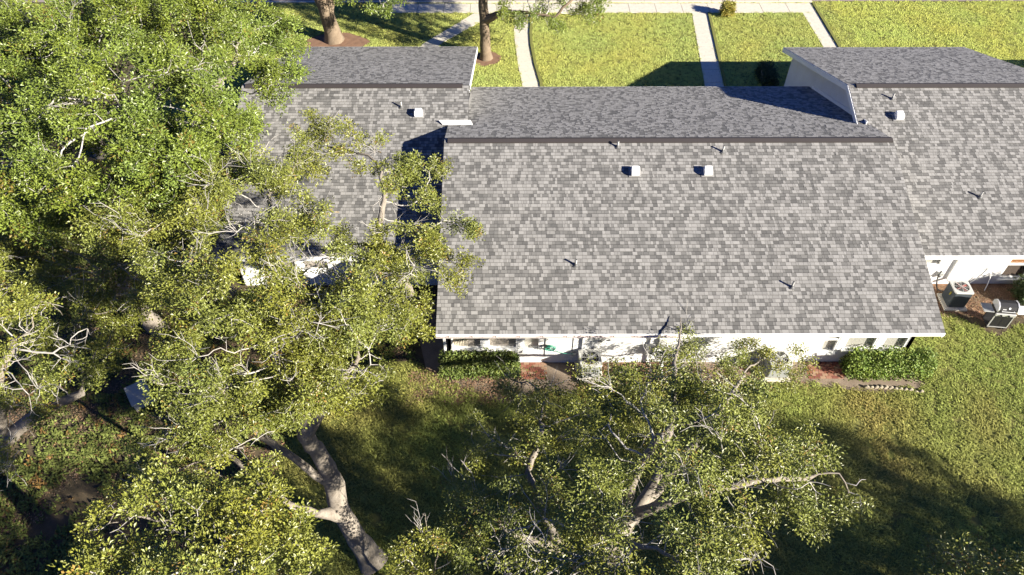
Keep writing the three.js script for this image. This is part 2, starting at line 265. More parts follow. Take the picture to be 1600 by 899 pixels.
// middle section
const ZA = -21.75, RA = 7.03, WA = -15.5;
const houseA = thing('villa_house', WHITE_HOUSE + 'nearest and central', 'house');
{
  const h = houseA, zn = ZA + RA, zf = ZA - 7.5;
  roofPlane(h, 'near_roof', -2.35, 13.66, ZA, RA, 1, 11, true);
  roofPlane(h, 'far_roof', -2.35, 13.66, ZA, 7.5, -1, 12, false, [1.8, -1.74, 13.49]);
  ridgeVent(h, -2.22, 13.62, ZA);
  rake(h, -2.35, ZA, ZA - 1.8, zn, -1); rake(h, 13.66, ZA, ZA - 1.8, zn, 1);
  fascia(h, -2.35, 13.66, ZA, zn, 1, 'fascia', 0.13); fascia(h, -1.4, 13.2, ZA, ZA - 7.5, -1, 'fascia', 0.16);
  gableWall(h, -2.1, ZA, WA, -29.0); gableWall(h, 13.34, ZA, WA, -29.0);
  const hw = [[-1.99, -0.96, 0.76, 2.0], [-0.76, 0.23, 0.76, 2.0], [0.43, 0.99, 0.66, 2.0], [3.34, 4.48, 1.28, 2.0], [10.47, 11.02, 0.52, 2.0], [11.24, 12.28, 0.7, 2.0], [12.5, 13.33, 0.68, 2.0]];
  rearWall(h, -1.95 - 0.15, 13.49, WA, 2.36, hw);
  part('front_wall', box(15.2, 2.2, 0.15, 5.75, 1.1, -29.08), M.wall, h);
  part('soffit', box(15.9, 0.02, 0.7, 5.655, 2.365, -15.11), M.trim, h);
  const [w1, w2, w3, w4, w5, w6, w7] = hw; const o = WA;
  const w = windowIn(h, ...w1, o, { innerMat: M.blind });
  part('curtain', Array.from({ length: 9 }, (_, i) => cyl(0.03, 0.026, 1.3, 7, -1.93 + i * 0.055, 1.4, o - 0.112)), M.curtain, w);
  windowIn(h, ...w2, o); windowIn(h, ...w3, o, { mid: 1.36, innerMat: M.screen }); windowIn(h, ...w4, o, { innerMat: M.darkScreen });
  windowIn(h, ...w5, o, { mid: 1.2, innerMat: M.screen }); windowIn(h, ...w6, o, { mid: 1.33, innerMat: M.screen }); windowIn(h, ...w7, o, { mid: 1.33, innerMat: M.screen });
  // gutter along the left part of the eave with hangers and two outlets
  const gz = zn + 0.036, gy = HR - SL * RA - 0.03;
  const gt = part('gutter', prism([[gz, gy], [gz, gy - 0.08], [gz + 0.055, gy - 0.08], [gz + 0.085, gy - 0.01], [gz + 0.079, gy - 0.005], [gz + 0.05, gy - 0.072], [gz + 0.008, gy - 0.072], [gz + 0.008, gy]].reverse(), -2.35, 5.3), M.gutter, h);
  for (let i = 0; i < 10; i++) part('gutter_hanger', box(0.025, 0.012, 0.08, -1.95 + i * 0.74, gy - 0.012, gz + 0.043), M.bracket, gt);
  part('gutter_outlet', [box(0.1, 0.02, 0.038, -2.27, gy - 0.062, gz + 0.03), box(0.1, 0.02, 0.038, 0.85, gy - 0.062, gz + 0.03), box(0.1, 0.02, 0.038, 3.85, gy - 0.062, gz + 0.03)], M.bracket, gt);
  part('downspout', [box(0.08, 2.2, 0.06, -2.2, 1.15, -15.44), box(0.08, 0.06, 0.2, -2.2, 0.04, -15.3)], M.trim, h);
  part('downspout', [box(0.09, 1.9, 0.07, 2.44, 1.35, WA + 0.04)], M.trim, h);
  part('downspout', [box(0.08, 2.2, 0.06, 5.15, 1.15, WA + 0.34), box(0.08, 0.06, 0.3, 5.15, 0.04, WA + 0.5)], M.trim, h);
  wallBox(h, 4.69, 0.8, WA, 0.32, 0.46, 0.12, M.acTop); wallBox(h, 5.05, 1.1, WA, 0.22, 0.5, 0.1, M.acTop); wallBox(h, 2.87, 0.85, WA, 0.14, 0.2, 0.06, M.acTop); wallBox(h, 3.0, 1.22, WA, 0.1, 0.1, 0.07, M.metalGrey);
  part('conduit', [cyl(0.013, 0.013, 1.9, 6, 1.17, 1.3, WA + 0.02), cyl(0.01, 0.01, 1.9, 6, 2.1, 1.3, WA + 0.015)], M.metalGrey, h);
  part('hose_tap', [cyl(0.02, 0.02, 0.14, 8).rotateX(Math.PI / 2).translate(2.15, 0.55, WA + 0.07), rbox(0.12, 0.03, 0.05, 0.01, 2.15, 0.6, WA + 0.11)], M.metalGrey, h);
  for (const [x, z] of [[4.34, -20.44], [6.86, -20.44]]) boxVent(h, x, z, ZA);
  for (const [x, z] of [[3.81, -21.45], [7.51, -21.25], [2.14, -17.0], [9.09, -16.23]]) stackPipe(h, x, z, ZA);
  const fs = new THREE.BufferGeometry(); const a = [-2.7, 4.38, -23.64], b = [-1.5, 4.38, -23.64], c = [-1.42, 4.27, -23.52], d = [-2.55, 4.27, -23.52];
  const lo = p => [p[0], p[1] - 0.02, p[2]]; const quad = (p, q, r, s) => [...p, ...q, ...r, ...p, ...r, ...s];
  fs.setAttribute('position', new THREE.Float32BufferAttribute([...quad(d, c, b, a), ...quad(lo(a), lo(b), lo(c), lo(d)), ...quad(lo(d), lo(c), c, d), ...quad(lo(b), lo(a), a, b), ...quad(lo(a), lo(d), d, a), ...quad(lo(c), lo(b), b, c)], 3));
  fs.setAttribute('uv', new THREE.Float32BufferAttribute(new Float32Array(72), 2)); fs.computeVertexNormals(); part('saddle_flashing', fs, M.trim, h, 'white metal saddle at the valley between two roofs');
}
// left section, set back
const ZB = -25.36, RB = 7.12;
const houseB = thing('villa_house', WHITE_HOUSE + 'on the left under trees', 'house');
{
  const h = houseB, zn = ZB + RB, zf = ZB - 7.5;
  roofPlane(h, 'near_roof', -10.45, -1.6, ZB, RB, 1, 21, true); roofPlane(h, 'far_roof', -10.45, -1.6, ZB, 7.5, -1, 22, false);
  ridgeVent(h, -10.3, -1.85, ZB); rake(h, -10.45, ZB, zf, zn, -1); rake(h, -1.6, ZB, zf, ZB, 1, true);
  fascia(h, -10.45, -1.6, ZB, zn, 1); fascia(h, -10.45, -1.6, ZB, zf, -1);
  gableWall(h, -10.2, ZB, -19.2, -32.2); gableWall(h, -2.15, ZB, -19.2, -32.2);
  const hw = [[-8.9, -7.9, 0.8, 2.0], [-7.7, -6.7, 0.8, 2.0], [-5.0, -4.3, 0.7, 2.0]];
  rearWall(h, -10.2, -2.0, -19.2, 2.36, hw); part('front_wall', box(8.05, 2.2, 0.15, -6.1, 1.1, -32.28), M.wall, h);
  for (const q of hw) windowIn(h, ...q, -19.2, { mid: 1.35 });
  boxVent(h, -3.49, -24.04, ZB); stackPipe(h, -4.17, -24.35, ZB);
}
// right section, set back
const ZC = -25.32, RC = 7.1;
const houseC = thing('villa_house', WHITE_HOUSE + 'set back on the right', 'house');
{
  const h = houseC, zn = ZC + RC, zf = ZC - 7.5, X0 = 13.2, X1 = 21.9;
  roofPlane(h, 'near_roof', X0, X1, ZC, RC, 1, 31, true); roofPlane(h, 'far_roof', X0, X1, ZC, 7.3, -1, 32, false);
  ridgeVent(h, X0 + 0.28, X1 - 0.1, ZC); rake(h, X0, ZC, ZC - 7.3, ZC + 2.0, -1, true); rake(h, X1, ZC, ZC - 7.3, zn, 1);
  fascia(h, X0, X1, ZC, zn, 1, 'fascia', 0.16); fascia(h, X0, X1, ZC, ZC - 7.3, -1);
  gableWall(h, 13.5, ZC, -19.2, -32.0); gableWall(h, 21.5, ZC, -19.2, -32.0);
  const hw = [[15.0, 15.95, 0.98, 2.0], [18.4, 19.4, 0.3, 2.05], [19.75, 20.6, 0.7, 2.0]];
  rearWall(h, 13.6, 21.6, -19.2, 2.36, hw); part('front_wall', box(7.85, 2.2, 0.15, 17.57, 1.1, -32.08), M.wall, h);
  windowIn(h, ...hw[0], -19.2, { innerMat: M.screen });
  const w = windowIn(h, ...hw[1], -19.2, { mid: 1.02, innerMat: M.darkScreen, frameW: 0.07 });
  part('curtain', Array.from({ length: 11 }, (_, i) => cyl(0.03, 0.03, 0.95, 7, 18.5 + i * 0.052, 1.52, -19.315)), M.brownCurtain, w);
  windowIn(h, ...hw[2], -19.2, { mid: 1.33, innerMat: M.screen });
  part('downspout', [box(0.1, 1.95, 0.08, 16.48, 1.35, -19.155), box(0.1, 0.08, 0.24, 16.48, 0.36, -19.06)], M.trim, h);
  part('step_flashing', prism([[-23.5, 4.22], [-28.9, 2.44], [-28.9, 2.6], [-23.5, 4.4]], 13.46, 13.49), M.trim, h);
  part('conduit', tube([[17.42, 0.1, -19.15], [17.6, 0.5, -19.12], [17.85, 0.9, -19.15], [17.93, 0.5, -19.0], [17.85, 0.02, -18.8]], 0.014, 5, 24), M.trim, h);
  part('dryer_vent', [rbox(0.2, 0.16, 0.1, 0.02, 16.1, 0.6, -19.15), cyl(0.06, 0.06, 0.1, 12, 16.1, 0.52, -19.13)], M.metalGrey, h);
  for (const [x, z] of [[14.78, -23.87]]) boxVent(h, x, z, ZC);
  for (const [x, z] of [[14.75, -24.68], [16.93, -20.46]]) stackPipe(h, x, z, ZC);
}
// a fourth section further right, outside the frame, that shades the lawn at the right edge
{
  const h = thing('villa_house', WHITE_HOUSE + 'beyond the right edge', 'house'); const zf = -32.7, zn = -18.2, X0 = 31, X1 = 40;
  part('wall', [prism([[zn - 0.6, 0], [zf + 0.6, 0], [zf + 0.6, 2.3], [ZC, 4.55], [zn - 0.6, 2.3]], X0 + 0.3, X1 - 0.3)], M.wall, h);
  part('roof', prism([[zn, 2.48], [ZC, HR], [zf, 2.48], [zf, 2.36], [ZC, HR - 0.12], [zn, 2.36]].reverse(), X0, X1), shingleMats[2], h);
}

// ---------------------------------------------------------------- small things by the houses
function hedge(name, label, x0, x1, z0, z1, h, seed, n, rEnd, tone) {
  const t = thing(name, label, 'hedge', [(x0 + x1) / 2, 0, (z0 + z1) / 2], 0); const W = (x1 - x0) / 2, D = (z1 - z0) / 2, r = rng(seed);
  const gs = []; for (let i = 0; i < 26; i++) { const x = (r() * 2 - 1) * W * 0.85, z = (r() * 2 - 1) * D * 0.6; gs.push(tube([[x * 0.9, 0, z * 0.7], [x, h * 0.4, z], [x + (r() - 0.5) * 0.3, h * 0.85, z + (r() - 0.5) * 0.2]], 0.012, 4, 4)); }
  part('stem', gs, M.twig, t);
  const lf = leafSpray(7, 0.10, 0.09, 0.055, seed), hm = leafMat(tone); hm.roughness = 0.6; const im = new THREE.InstancedMesh(lf, hm, n), c = new THREE.Color(), m = new THREE.Matrix4(), q = new THREE.Quaternion(), e = new THREE.Euler();
  for (let i = 0; i < n; i++) {
    let x, y, z; for (;;) { x = r() * 2 - 1; z = r() * 2 - 1; y = r(); const ed = Math.max(Math.abs(x), Math.abs(z), y); if (ed < 0.55 && r() < 0.8) continue; const xx = rEnd && x > 0 ? Math.max(0, (x * W - (W - D)) / D) : 0; if (xx * xx + z * z > 1) continue; break; }
    const k = 1 + 0.12 * nz(x * W * 2.2 + seed, y * 2, z * 3); e.set(r() * 1.6 - 0.8, r() * TW, r() * 1.6 - 0.8); q.setFromEuler(e); const s = 0.75 + 0.5 * r();
    m.compose(V(x * W * k, 0.06 + y * (h - 0.06) * k, z * D * k), q, V(s, s, s)); im.setMatrixAt(i, m); const b = 0.7 + 0.6 * r(); im.setColorAt(i, c.setRGB(b * (0.9 + 0.3 * r()), b, b * 0.9));
  }
  im.name = 'foliage'; im.userData = { kind: 'stuff' }; im.castShadow = im.receiveShadow = true; t.add(im); return t;
}
function leafMat(c) { return new THREE.MeshPhysicalMaterial({ color: new THREE.Color().setRGB(...c), roughness: 0.42, side: THREE.DoubleSide, transmission: 0.15, thickness: 0, specularIntensity: 1 }); }
function leafSpray(n, rad, len, wid, seed) {            // a short sprig: folded kite leaves round a point
  const r = rng(seed * 31 + 5), pos = [], uv = [];
  for (let i = 0; i < n; i++) {
    const a = i * 2.4 + r() * 0.8, el = -0.35 + 1.2 * r(), d = V(Math.cos(a) * Math.cos(el), Math.sin(el), Math.sin(a) * Math.cos(el));
    const s = d.clone().cross(V(r() - 0.5, 1, r() - 0.5)).normalize(), nn = s.clone().cross(d).normalize();
    const L = len * (0.75 + 0.5 * r()), Wd = wid * (0.8 + 0.4 * r()), b = d.clone().multiplyScalar(rad * (0.1 + 0.9 * r())).add(V((r() - 0.5) * rad * 0.5, (r() - 0.5) * rad * 0.6, (r() - 0.5) * rad * 0.5));
    const mid = b.clone().addScaledVector(d, L * 0.55), tip = b.clone().addScaledVector(d, L).addScaledVector(nn, -L * 0.12), l = mid.clone().addScaledVector(s, Wd / 2).addScaledVector(nn, Wd * 0.18), q = mid.clone().addScaledVector(s, -Wd / 2).addScaledVector(nn, Wd * 0.18);
    for (const [x, y, z] of [[b, q, tip], [b, tip, l]]) { pos.push(...x.toArray(), ...y.toArray(), ...z.toArray()); uv.push(0, 0, 1, 0, 1, 1); }
  }
  const g = new THREE.BufferGeometry(); g.setAttribute('position', new THREE.Float32BufferAttribute(pos, 3)); g.setAttribute('uv', new THREE.Float32BufferAttribute(uv, 2)); g.computeVertexNormals(); return g;
}
hedge('clipped_hedge', 'clipped green hedge under the paired left windows of the middle house', -2.3, 0.2, -15.42, -14.78, 0.78, 5, 1250, false, [0.12, 0.165, 0.03]);
hedge('clipped_hedge', 'clipped green hedge with rounded end by the right house corner', 11.4, 14.2, -15.42, -14.68, 0.85, 6, 1450, true, [0.17, 0.25, 0.035]);
hedge('clipped_hedge', 'dark clipped hedge at the right edge beyond the grill', 18.75, 21, -18.75, -17.9, 0.9, 7, 1300, false, [0.07, 0.11, 0.03]);
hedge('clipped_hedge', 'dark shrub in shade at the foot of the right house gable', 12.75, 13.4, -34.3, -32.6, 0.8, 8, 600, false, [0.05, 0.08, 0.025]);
hedge('round_shrub', 'small golden round shrub beside the front sidewalk', 12.25, 12.95, -41.0, -40.35, 0.75, 9, 420, true, [0.30, 0.28, 0.05]).userData.category = 'shrub';

function patio(label, x0, x1, z0, z1, seed) {
  const t = new THREE.Group(); t.name = numbered('brick_patio'); t.userData = { kind: 'structure', label }; scene.add(t); const r = rng(seed);
  const ms = [[0.24, 0.085, 0.05], [0.27, 0.12, 0.075], [0.32, 0.2, 0.13], [0.19, 0.065, 0.045], [0.3, 0.15, 0.1]].map(c => std(...c, 0.9, { map: grainTex })); const g = new RoundedBoxGeometry(0.192, 0.06, 0.094, 1, 0.006);
  let row = 0; for (let z = z0; z < z1 - 0.05; z += 0.1, row++) for (let x = x0 + (row % 2 ? 0.1 : 0); x < x1 - 0.1; x += 0.2) {
    const b = new THREE.Mesh(g, ms[Math.floor(r() * 5)]); b.name = 'brick'; b.position.set(x + 0.1, 0.012 + 0.006 * r(), z + 0.05); b.rotation.set((r() - 0.5) * 0.03, (r() - 0.5) * 0.03, (r() - 0.5) * 0.03); b.castShadow = b.receiveShadow = true; t.add(b);
  }
}
patio('red brick patio left', 0.24, 1.16, -15.48, -14.78, 3); patio('red brick patio right', 10.1, 11.36, -15.48, -14.78, 4);

function acUnit(label, x, z, s, h, turn, body, top, blade, dirt) {
  const t = thing('air_conditioner', label, 'air conditioner', [x, 0.02, z], turn);
  part('pad', rbox(s + 0.16, 0.09, s + 0.16, 0.015, 0, 0.045, 0), M.conc, t);
  const y0 = 0.09, b = part('casing', [rbox(s - 0.03, h - 0.04, s - 0.03, 0.03, 0, y0 + h / 2, 0)], body, t);
  const lv = []; for (let i = 0; i < 11; i++) for (const k of [0, 1, 2, 3]) lv.push(box(s - 0.1, 0.018, 0.014, 0, y0 + 0.09 + i * (h - 0.18) / 10, s / 2 - 0.012).rotateY(k * Math.PI / 2)); part('louvre', lv, body, b);
  const sh = new THREE.Shape(); const q = s / 2, rr = 0.07; sh.moveTo(-q + rr, -q); sh.lineTo(q - rr, -q); sh.quadraticCurveTo(q, -q, q, -q + rr); sh.lineTo(q, q - rr); sh.quadraticCurveTo(q, q, q - rr, q); sh.lineTo(-q + rr, q); sh.quadraticCurveTo(-q, q, -q, q - rr); sh.lineTo(-q, -q + rr); sh.quadraticCurveTo(-q, -q, -q + rr, -q);
  const R = s * 0.40, ho = new THREE.Path(); ho.absarc(0, 0, R, 0, TW, true); sh.holes.push(ho);
  const tp = part('top_cover', new THREE.ExtrudeGeometry(sh, { depth: 0.035, bevelEnabled: true, bevelSize: 0.008, bevelThickness: 0.008, bevelSegments: 1, curveSegments: 24 }).rotateX(-Math.PI / 2).translate(0, y0 + h - 0.02, 0), top, t);
  part('fan_well', [cyl(R - 0.004, R - 0.004, 0.02, 28, 0, y0 + h - 0.017, 0)], M.hole, t);
  const f = part('fan', [cyl(0.05, 0.055, 0.05, 14, 0, y0 + h + 0.0, 0), ...[0, 1, 2, 3].map(k => box(R * 0.82, 0.008, 0.11, R * 0.46, 0, 0).rotateX(0.35).rotateY(k * Math.PI / 2 + 0.4).translate(0, y0 + h - 0.002, 0))], blade, t);
  const ws = []; for (const k of [0.3, 0.52, 0.76, 0.98]) ws.push(new THREE.TorusGeometry(R * k, 0.004, 4, 30).rotateX(Math.PI / 2).translate(0, y0 + h + 0.03, 0)); for (let k = 0; k < 4; k++) ws.push(box(R * 2, 0.006, k ? 0.008 : 0.02).rotateY(k * Math.PI / 4 - 0.9).translate(0, y0 + h + 0.033, 0)); part('grille', ws, top, t);
  return t;
}
{ const a = acUnit('dark blue air conditioner with square grey top beside the right house downspout', 16.36, -18.2, 0.66, 0.78, -0.05, M.acDark, M.acTop, M.red);
  part('warning_label', box(0.09, 0.16, 0.004, -0.338, 0.66, 0.12).rotateY(0), M.yellow, a); part('refrigerant_line', tube([[-0.3, 0.3, -0.3], [-0.45, 0.25, -0.45], [-0.4, 0.5, -0.85], [-0.35, 0.75, -0.92]], 0.025, 6, 16), M.black, a); }
acUnit('grey air conditioner with round fan top against the middle house wall', 2.66, -15.08, 0.72, 0.68, 0.05, M.metalGrey, M.acTop, M.metalGrey);
acUnit('grey air conditioner half hidden by oak leaves at the middle house wall', 9.0, -15.06, 0.72, 0.68, -0.03, M.metalGrey, M.acTop, M.metalGrey);
{ const hs = thing('garden_hose', 'green garden hose coiled on a bracket on the white wall', 'garden hose', [1.32, 0.98, -15.44]);
  const p = []; for (let i = 0; i < 60; i++) { const a = i / 60 * TW * 5, k = 0.13 + 0.03 * Math.sin(i * 1.7); p.push([Math.cos(a) * k * 1.3, Math.sin(a) * k * 0.7 - Math.abs(Math.cos(a)) * 0.04, 0.02 + i * 0.0018]); } part('coil', tube(p, 0.012, 5, 200), M.hose, hs); part('hanger', [rbox(0.2, 0.05, 0.12, 0.01, -0.1, 0.03, 0.05)], M.black, hs);
  part('loose_end', tube([[0.12, -0.05, 0.08], [0.3, -0.25, 0.05], [0.55, -0.36, 0.03], [0.82, -0.37, 0.06]], 0.012, 5, 24), M.hose, hs); }
{ // gas grill
  const t = thing('gas_grill', 'black and steel gas grill on a cart on the grass edge', 'grill', [17.42, 0.02, -17.15], -0.12);
  part('cart', [rbox(0.66, 0.05, 0.46, 0.01, 0, 0.12, 0), ...[[-1, -1], [1, -1], [-1, 1], [1, 1]].map(([a, b]) => box(0.04, 0.6, 0.04, a * 0.31, 0.42, b * 0.21)), box(0.6, 0.56, 0.02, 0, 0.42, -0.2)], M.black, t);
  part('door', [box(0.3, 0.54, 0.02, -0.155, 0.43, 0.225)], M.black, t); part('door', [box(0.3, 0.54, 0.02, 0.155, 0.43, 0.225)], M.black, t);
  part('door_frame', [box(0.03, 0.58, 0.03, -0.32, 0.43, 0.232), box(0.03, 0.58, 0.03, 0.32, 0.43, 0.232), box(0.61, 0.03, 0.03, 0, 0.155, 0.232)], M.steel, t);
  part('firebox', [rbox(0.66, 0.22, 0.44, 0.03, 0, 0.82, -0.01)], M.black, t);
  part('control_panel', rbox(0.68, 0.12, 0.06, 0.012, 0, 0.8, 0.245), M.steel, t); for (const x of [-0.16, 0.1]) part('knob', cyl(0.03, 0.034, 0.04, 12).rotateX(Math.PI / 2).translate(x, 0.8, 0.295), M.black, t);
  const prof = [[0.22, 0.93], [0.235, 1.02], [0.17, 1.14], [0.03, 1.2], [-0.14, 1.17], [-0.23, 1.05], [-0.23, 0.93]];
  const hd = part('hood', prism(prof.slice().reverse(), -0.3, 0.3), M.black, t);
  const cap = prof.map(([z, y]) => [z * 1.05, y === 0.93 ? y - 0.005 : y + 0.014]); part('hood_end', prism(cap.slice().reverse(), -0.345, -0.301), M.steel, hd); part('hood_end', prism(cap.slice().reverse(), 0.301, 0.345), M.steel, hd);
  part('hood_handle', [cyl(0.014, 0.014, 0.46, 8).rotateZ(Math.PI / 2).translate(0, 1.0, 0.285), box(0.02, 0.02, 0.06, -0.2, 1.0, 0.255), box(0.02, 0.02, 0.06, 0.2, 1.0, 0.255)], M.steel, hd);
  part('thermometer', cyl(0.036, 0.036, 0.02, 14).rotateX(1.1).translate(0.02, 1.1, 0.205), M.trim, hd); part('name_plate', box(0.12, 0.004, 0.035).rotateX(1.1).translate(-0.14, 1.05, 0.228), M.steel, hd);
  part('side_shelf', [rbox(0.36, 0.03, 0.42, 0.012, -0.56, 0.86, 0)], M.metalGrey, t); part('side_shelf', [rbox(0.36, 0.03, 0.42, 0.012, 0.56, 0.86, 0)], M.trim, t);
  for (const x of [-0.28, 0.28]) part('wheel', cyl(0.07, 0.07, 0.04, 14).rotateZ(Math.PI / 2).translate(x, 0.07, 0.16), M.tyre, t);
}
const edgeMat = std(0.62, 0.58, 0.52, 0.95, { map: concTex });
{ const root = thing('edging_stones', 'low row of white scalloped edging blocks before the right hedge', 'garden edging', [0, 0, 0]); const r = rng(4);
  const sh = new THREE.Shape(); sh.moveTo(-0.075, 0); sh.lineTo(0.075, 0); sh.lineTo(0.075, 0.06); sh.absarc(0, 0.06, 0.075, 0, Math.PI, false); sh.lineTo(-0.075, 0);
  const g = new THREE.ExtrudeGeometry(sh, { depth: 0.05, bevelEnabled: true, bevelSize: 0.006, bevelThickness: 0.006, bevelSegments: 1 });
  for (let i = 0; i < 12; i++) { const f = i / 11, b = new THREE.Mesh(g, edgeMat); b.name = 'edging_block'; b.position.set(11.95 + 1.75 * f, -0.055 + 0.03 * r(), -14.32 + 0.1 * Math.sin(f * 3 + 1) * -1 + (r() - 0.5) * 0.05); b.rotation.set((r() - 0.5) * 0.4, (r() - 0.5) * 0.4, (r() - 0.5) * 0.3); b.castShadow = b.receiveShadow = true; root.add(b); } }
{ const t = thing('utility_box', 'pale concrete utility box tilted among the oaks on the left', 'utility box', [-12.19, 0, -14.0], 0.62);
  const b = part('body', rbox(0.62, 0.42, 0.78, 0.03, 0, 0.2, 0), M.conc, t); b.rotation.x = 0.06; part('lid', rbox(0.68, 0.05, 0.84, 0.015, 0, 0.435, 0), M.conc, b); }

// ---------------------------------------------------------------- trees (grown toward points spread through the crown)
const oakLeaf = [0.2, 0.235, 0.05], brightLeaf = [0.165, 0.23, 0.042];
const leafGeos = [leafSpray(14, 0.15, 0.066, 0.036, 1), leafSpray(13, 0.15, 0.07, 0.036, 2), leafSpray(16, 0.19, 0.088, 0.044, 3)];
const leafMats = { oak: leafMat(oakLeaf), bright: leafMat(brightLeaf) };
function tree(name, label, category, o) {
  const [bx, by, bz] = o.trunk[0], t = thing(name, label, category, [bx, by, bz], 0, o.group), r = rng(o.seed);
  const step = o.step ?? 0.22, P = [], par = [], fix = [];
  const add = (p, k, rad = 0) => { P.push(p); par.push(k); fix.push(rad); return P.length - 1; };
  const path = (pts, from) => {                          // a given trunk or limb, cut into steps with a little wander
    let k = from; for (let i = from < 0 ? 0 : 1; i < pts.length; i++) {
      const b = V(pts[i][0], pts[i][1], pts[i][2]); if (k < 0) { k = add(b, -1, pts[i][3] ?? 0); continue; }
      const a = P[k].clone(), ra = fix[k] || pts[i][3] || 0, rb = pts[i][3] ?? 0, n = Math.max(1, Math.round(a.distanceTo(b) / step));
      for (let j = 1; j <= n; j++) { const f = j / n, q = a.clone().lerp(b, f); if (j < n) q.add(V((r() - 0.5) * 0.05, (r() - 0.5) * 0.05, (r() - 0.5) * 0.05)); k = add(q, k, ra + (rb - ra) * f); }
    } return k;
  };
  path(o.trunk, -1);
  const near = p => { let b = 0, d = 1e9; for (let i = 0; i < P.length; i++) { const e = P[i].distanceToSquared(p); if (e < d) { d = e; b = i; } } return b; };
  for (const l of o.limbs ?? []) path([[0, 0, 0], ...l.slice(1)], near(V(l[0][0], l[0][1], l[0][2])));
  const trunkEnd = P.length;
  const A = [], s = o.seed * 7.13;                       // attractors, thinned by noise so that the crown has clumps and gaps
  for (const [x, y, z, R, fy = o.flat ?? 0.8] of o.blobs) { const n = Math.round((o.density ?? 26) * R * R * R * 4.2 * fy); for (let i = 0; i < n; i++) { let q; do q = V(r() * 2 - 1, r() * 2 - 1, r() * 2 - 1); while (q.lengthSq() > 1); q.set(x + q.x * R, y + q.y * R * fy, z + q.z * R); if (nz(q.x * (o.freq ?? 1.3) + s, q.y * (o.freq ?? 1.3), q.z * (o.freq ?? 1.3) + s) > (o.gap ?? 0.0)) A.push(q); } }
  const nn = A.map(a => { const k = near(a); return [k, P[k].distanceTo(a)]; }); let alive = A.map((_, i) => i);
  const kids = new Array(60000).fill(0);
  for (let it = 0; it < 90 && alive.length; it++) {
    const pull = new Map(); for (const i of alive) { const k = nn[i][0]; if (!pull.has(k)) pull.set(k, V(0, 0, 0)); pull.get(k).add(A[i].clone().sub(P[k]).normalize()); }
    const first = P.length;
    for (const [k, d] of pull) { if (kids[k] > 5) continue; d.normalize().add(V((r() - 0.5) * 0.7, (r() - 0.5) * 0.7 + 0.06, (r() - 0.5) * 0.7)).normalize(); kids[k]++; add(P[k].clone().addScaledVector(d, step), k); }
    if (P.length === first) break;
    alive = alive.filter(i => { for (let k = first; k < P.length; k++) { const e = P[k].distanceTo(A[i]); if (e < nn[i][1]) nn[i] = [k, e]; } return nn[i][1] > step * 1.15; });
    if (P.length > 16000) break;
  }
  const dead = new Set(), live = P.length; const nk = new Array(live).fill(0); for (let i = 1; i < live; i++) nk[par[i]]++;
  for (let i = trunkEnd; i < live; i++) if (nk[i] === 0 || r() < (o.twigs ?? 0.25)) {   // fine twigs at the ends
    const n = nk[i] ? 1 : 2; for (let j = 0; j < n; j++) { let k = i; const d = P[i].clone().sub(P[par[i]]).normalize().add(V((r() - 0.5) * 1.8, (r() - 0.5) * 1.4, (r() - 0.5) * 1.8)).normalize(); const m = 1 + Math.floor(r() * 3); for (let q = 0; q < m; q++) { d.add(V((r() - 0.5) * 0.9, (r() - 0.5) * 0.9, (r() - 0.5) * 0.9)).normalize(); k = add(P[k].clone().addScaledVector(d, 0.13), k); } }
  }
  for (let i = trunkEnd; i < live; i++) if (r() < (o.dead ?? 0.025)) { const n = 3 + Math.floor(r() * 4), up = P[i].clone().sub(P[par[i]]).normalize().add(V(0, 0.5, 0));
    for (let j = 0; j < n; j++) { let k = i; const d = up.clone().add(V((r() - 0.5) * 1.9, (r() - 0.3) * 1.3, (r() - 0.5) * 1.9)).normalize(), m = 4 + Math.floor(r() * 5); for (let q = 0; q < m; q++) { d.add(V((r() - 0.5) * 0.7, (r() - 0.5) * 0.5, (r() - 0.5) * 0.7)).normalize(); k = add(P[k].clone().addScaledVector(d, 0.12), k); dead.add(k); if (r() < 0.3) { const d2 = d.clone().add(V((r() - 0.5) * 1.6, (r() - 0.5), (r() - 0.5) * 1.6)).normalize(); let k2 = k; for (let z = 0; z < 2; z++) { k2 = add(P[k2].clone().addScaledVector(d2, 0.12), k2); dead.add(k2); } } } } }
  const N = P.length, rad = new Array(N).fill(0), acc = new Array(N).fill(0), size = new Array(N).fill(1), ex = 2.25, main = new Array(N).fill(-1);
  for (let i = N - 1; i >= 0; i--) { rad[i] = Math.max((dead.has(i) ? 0.75 : 1) * (o.tip ?? 0.0062), Math.pow(acc[i], 1 / ex)); if (fix[i]) rad[i] = fix[i]; if (par[i] >= 0) { const a = par[i]; acc[a] += Math.pow(rad[i], ex) * (dead.has(i) && !dead.has(a) ? 0.25 : 1); size[a] += size[i]; if (main[a] < 0 || (fix[i] ? 1 : 0) + rad[i] > (fix[main[a]] ? 1 : 0) + rad[main[a]]) main[a] = i; } }
  // chains -> tapered tubes; first the trunk, then limbs, the rest is twigs
  const geo = { trunk: [], twigs: [] }, limbs = [];
  const base = V(bx, by, bz);
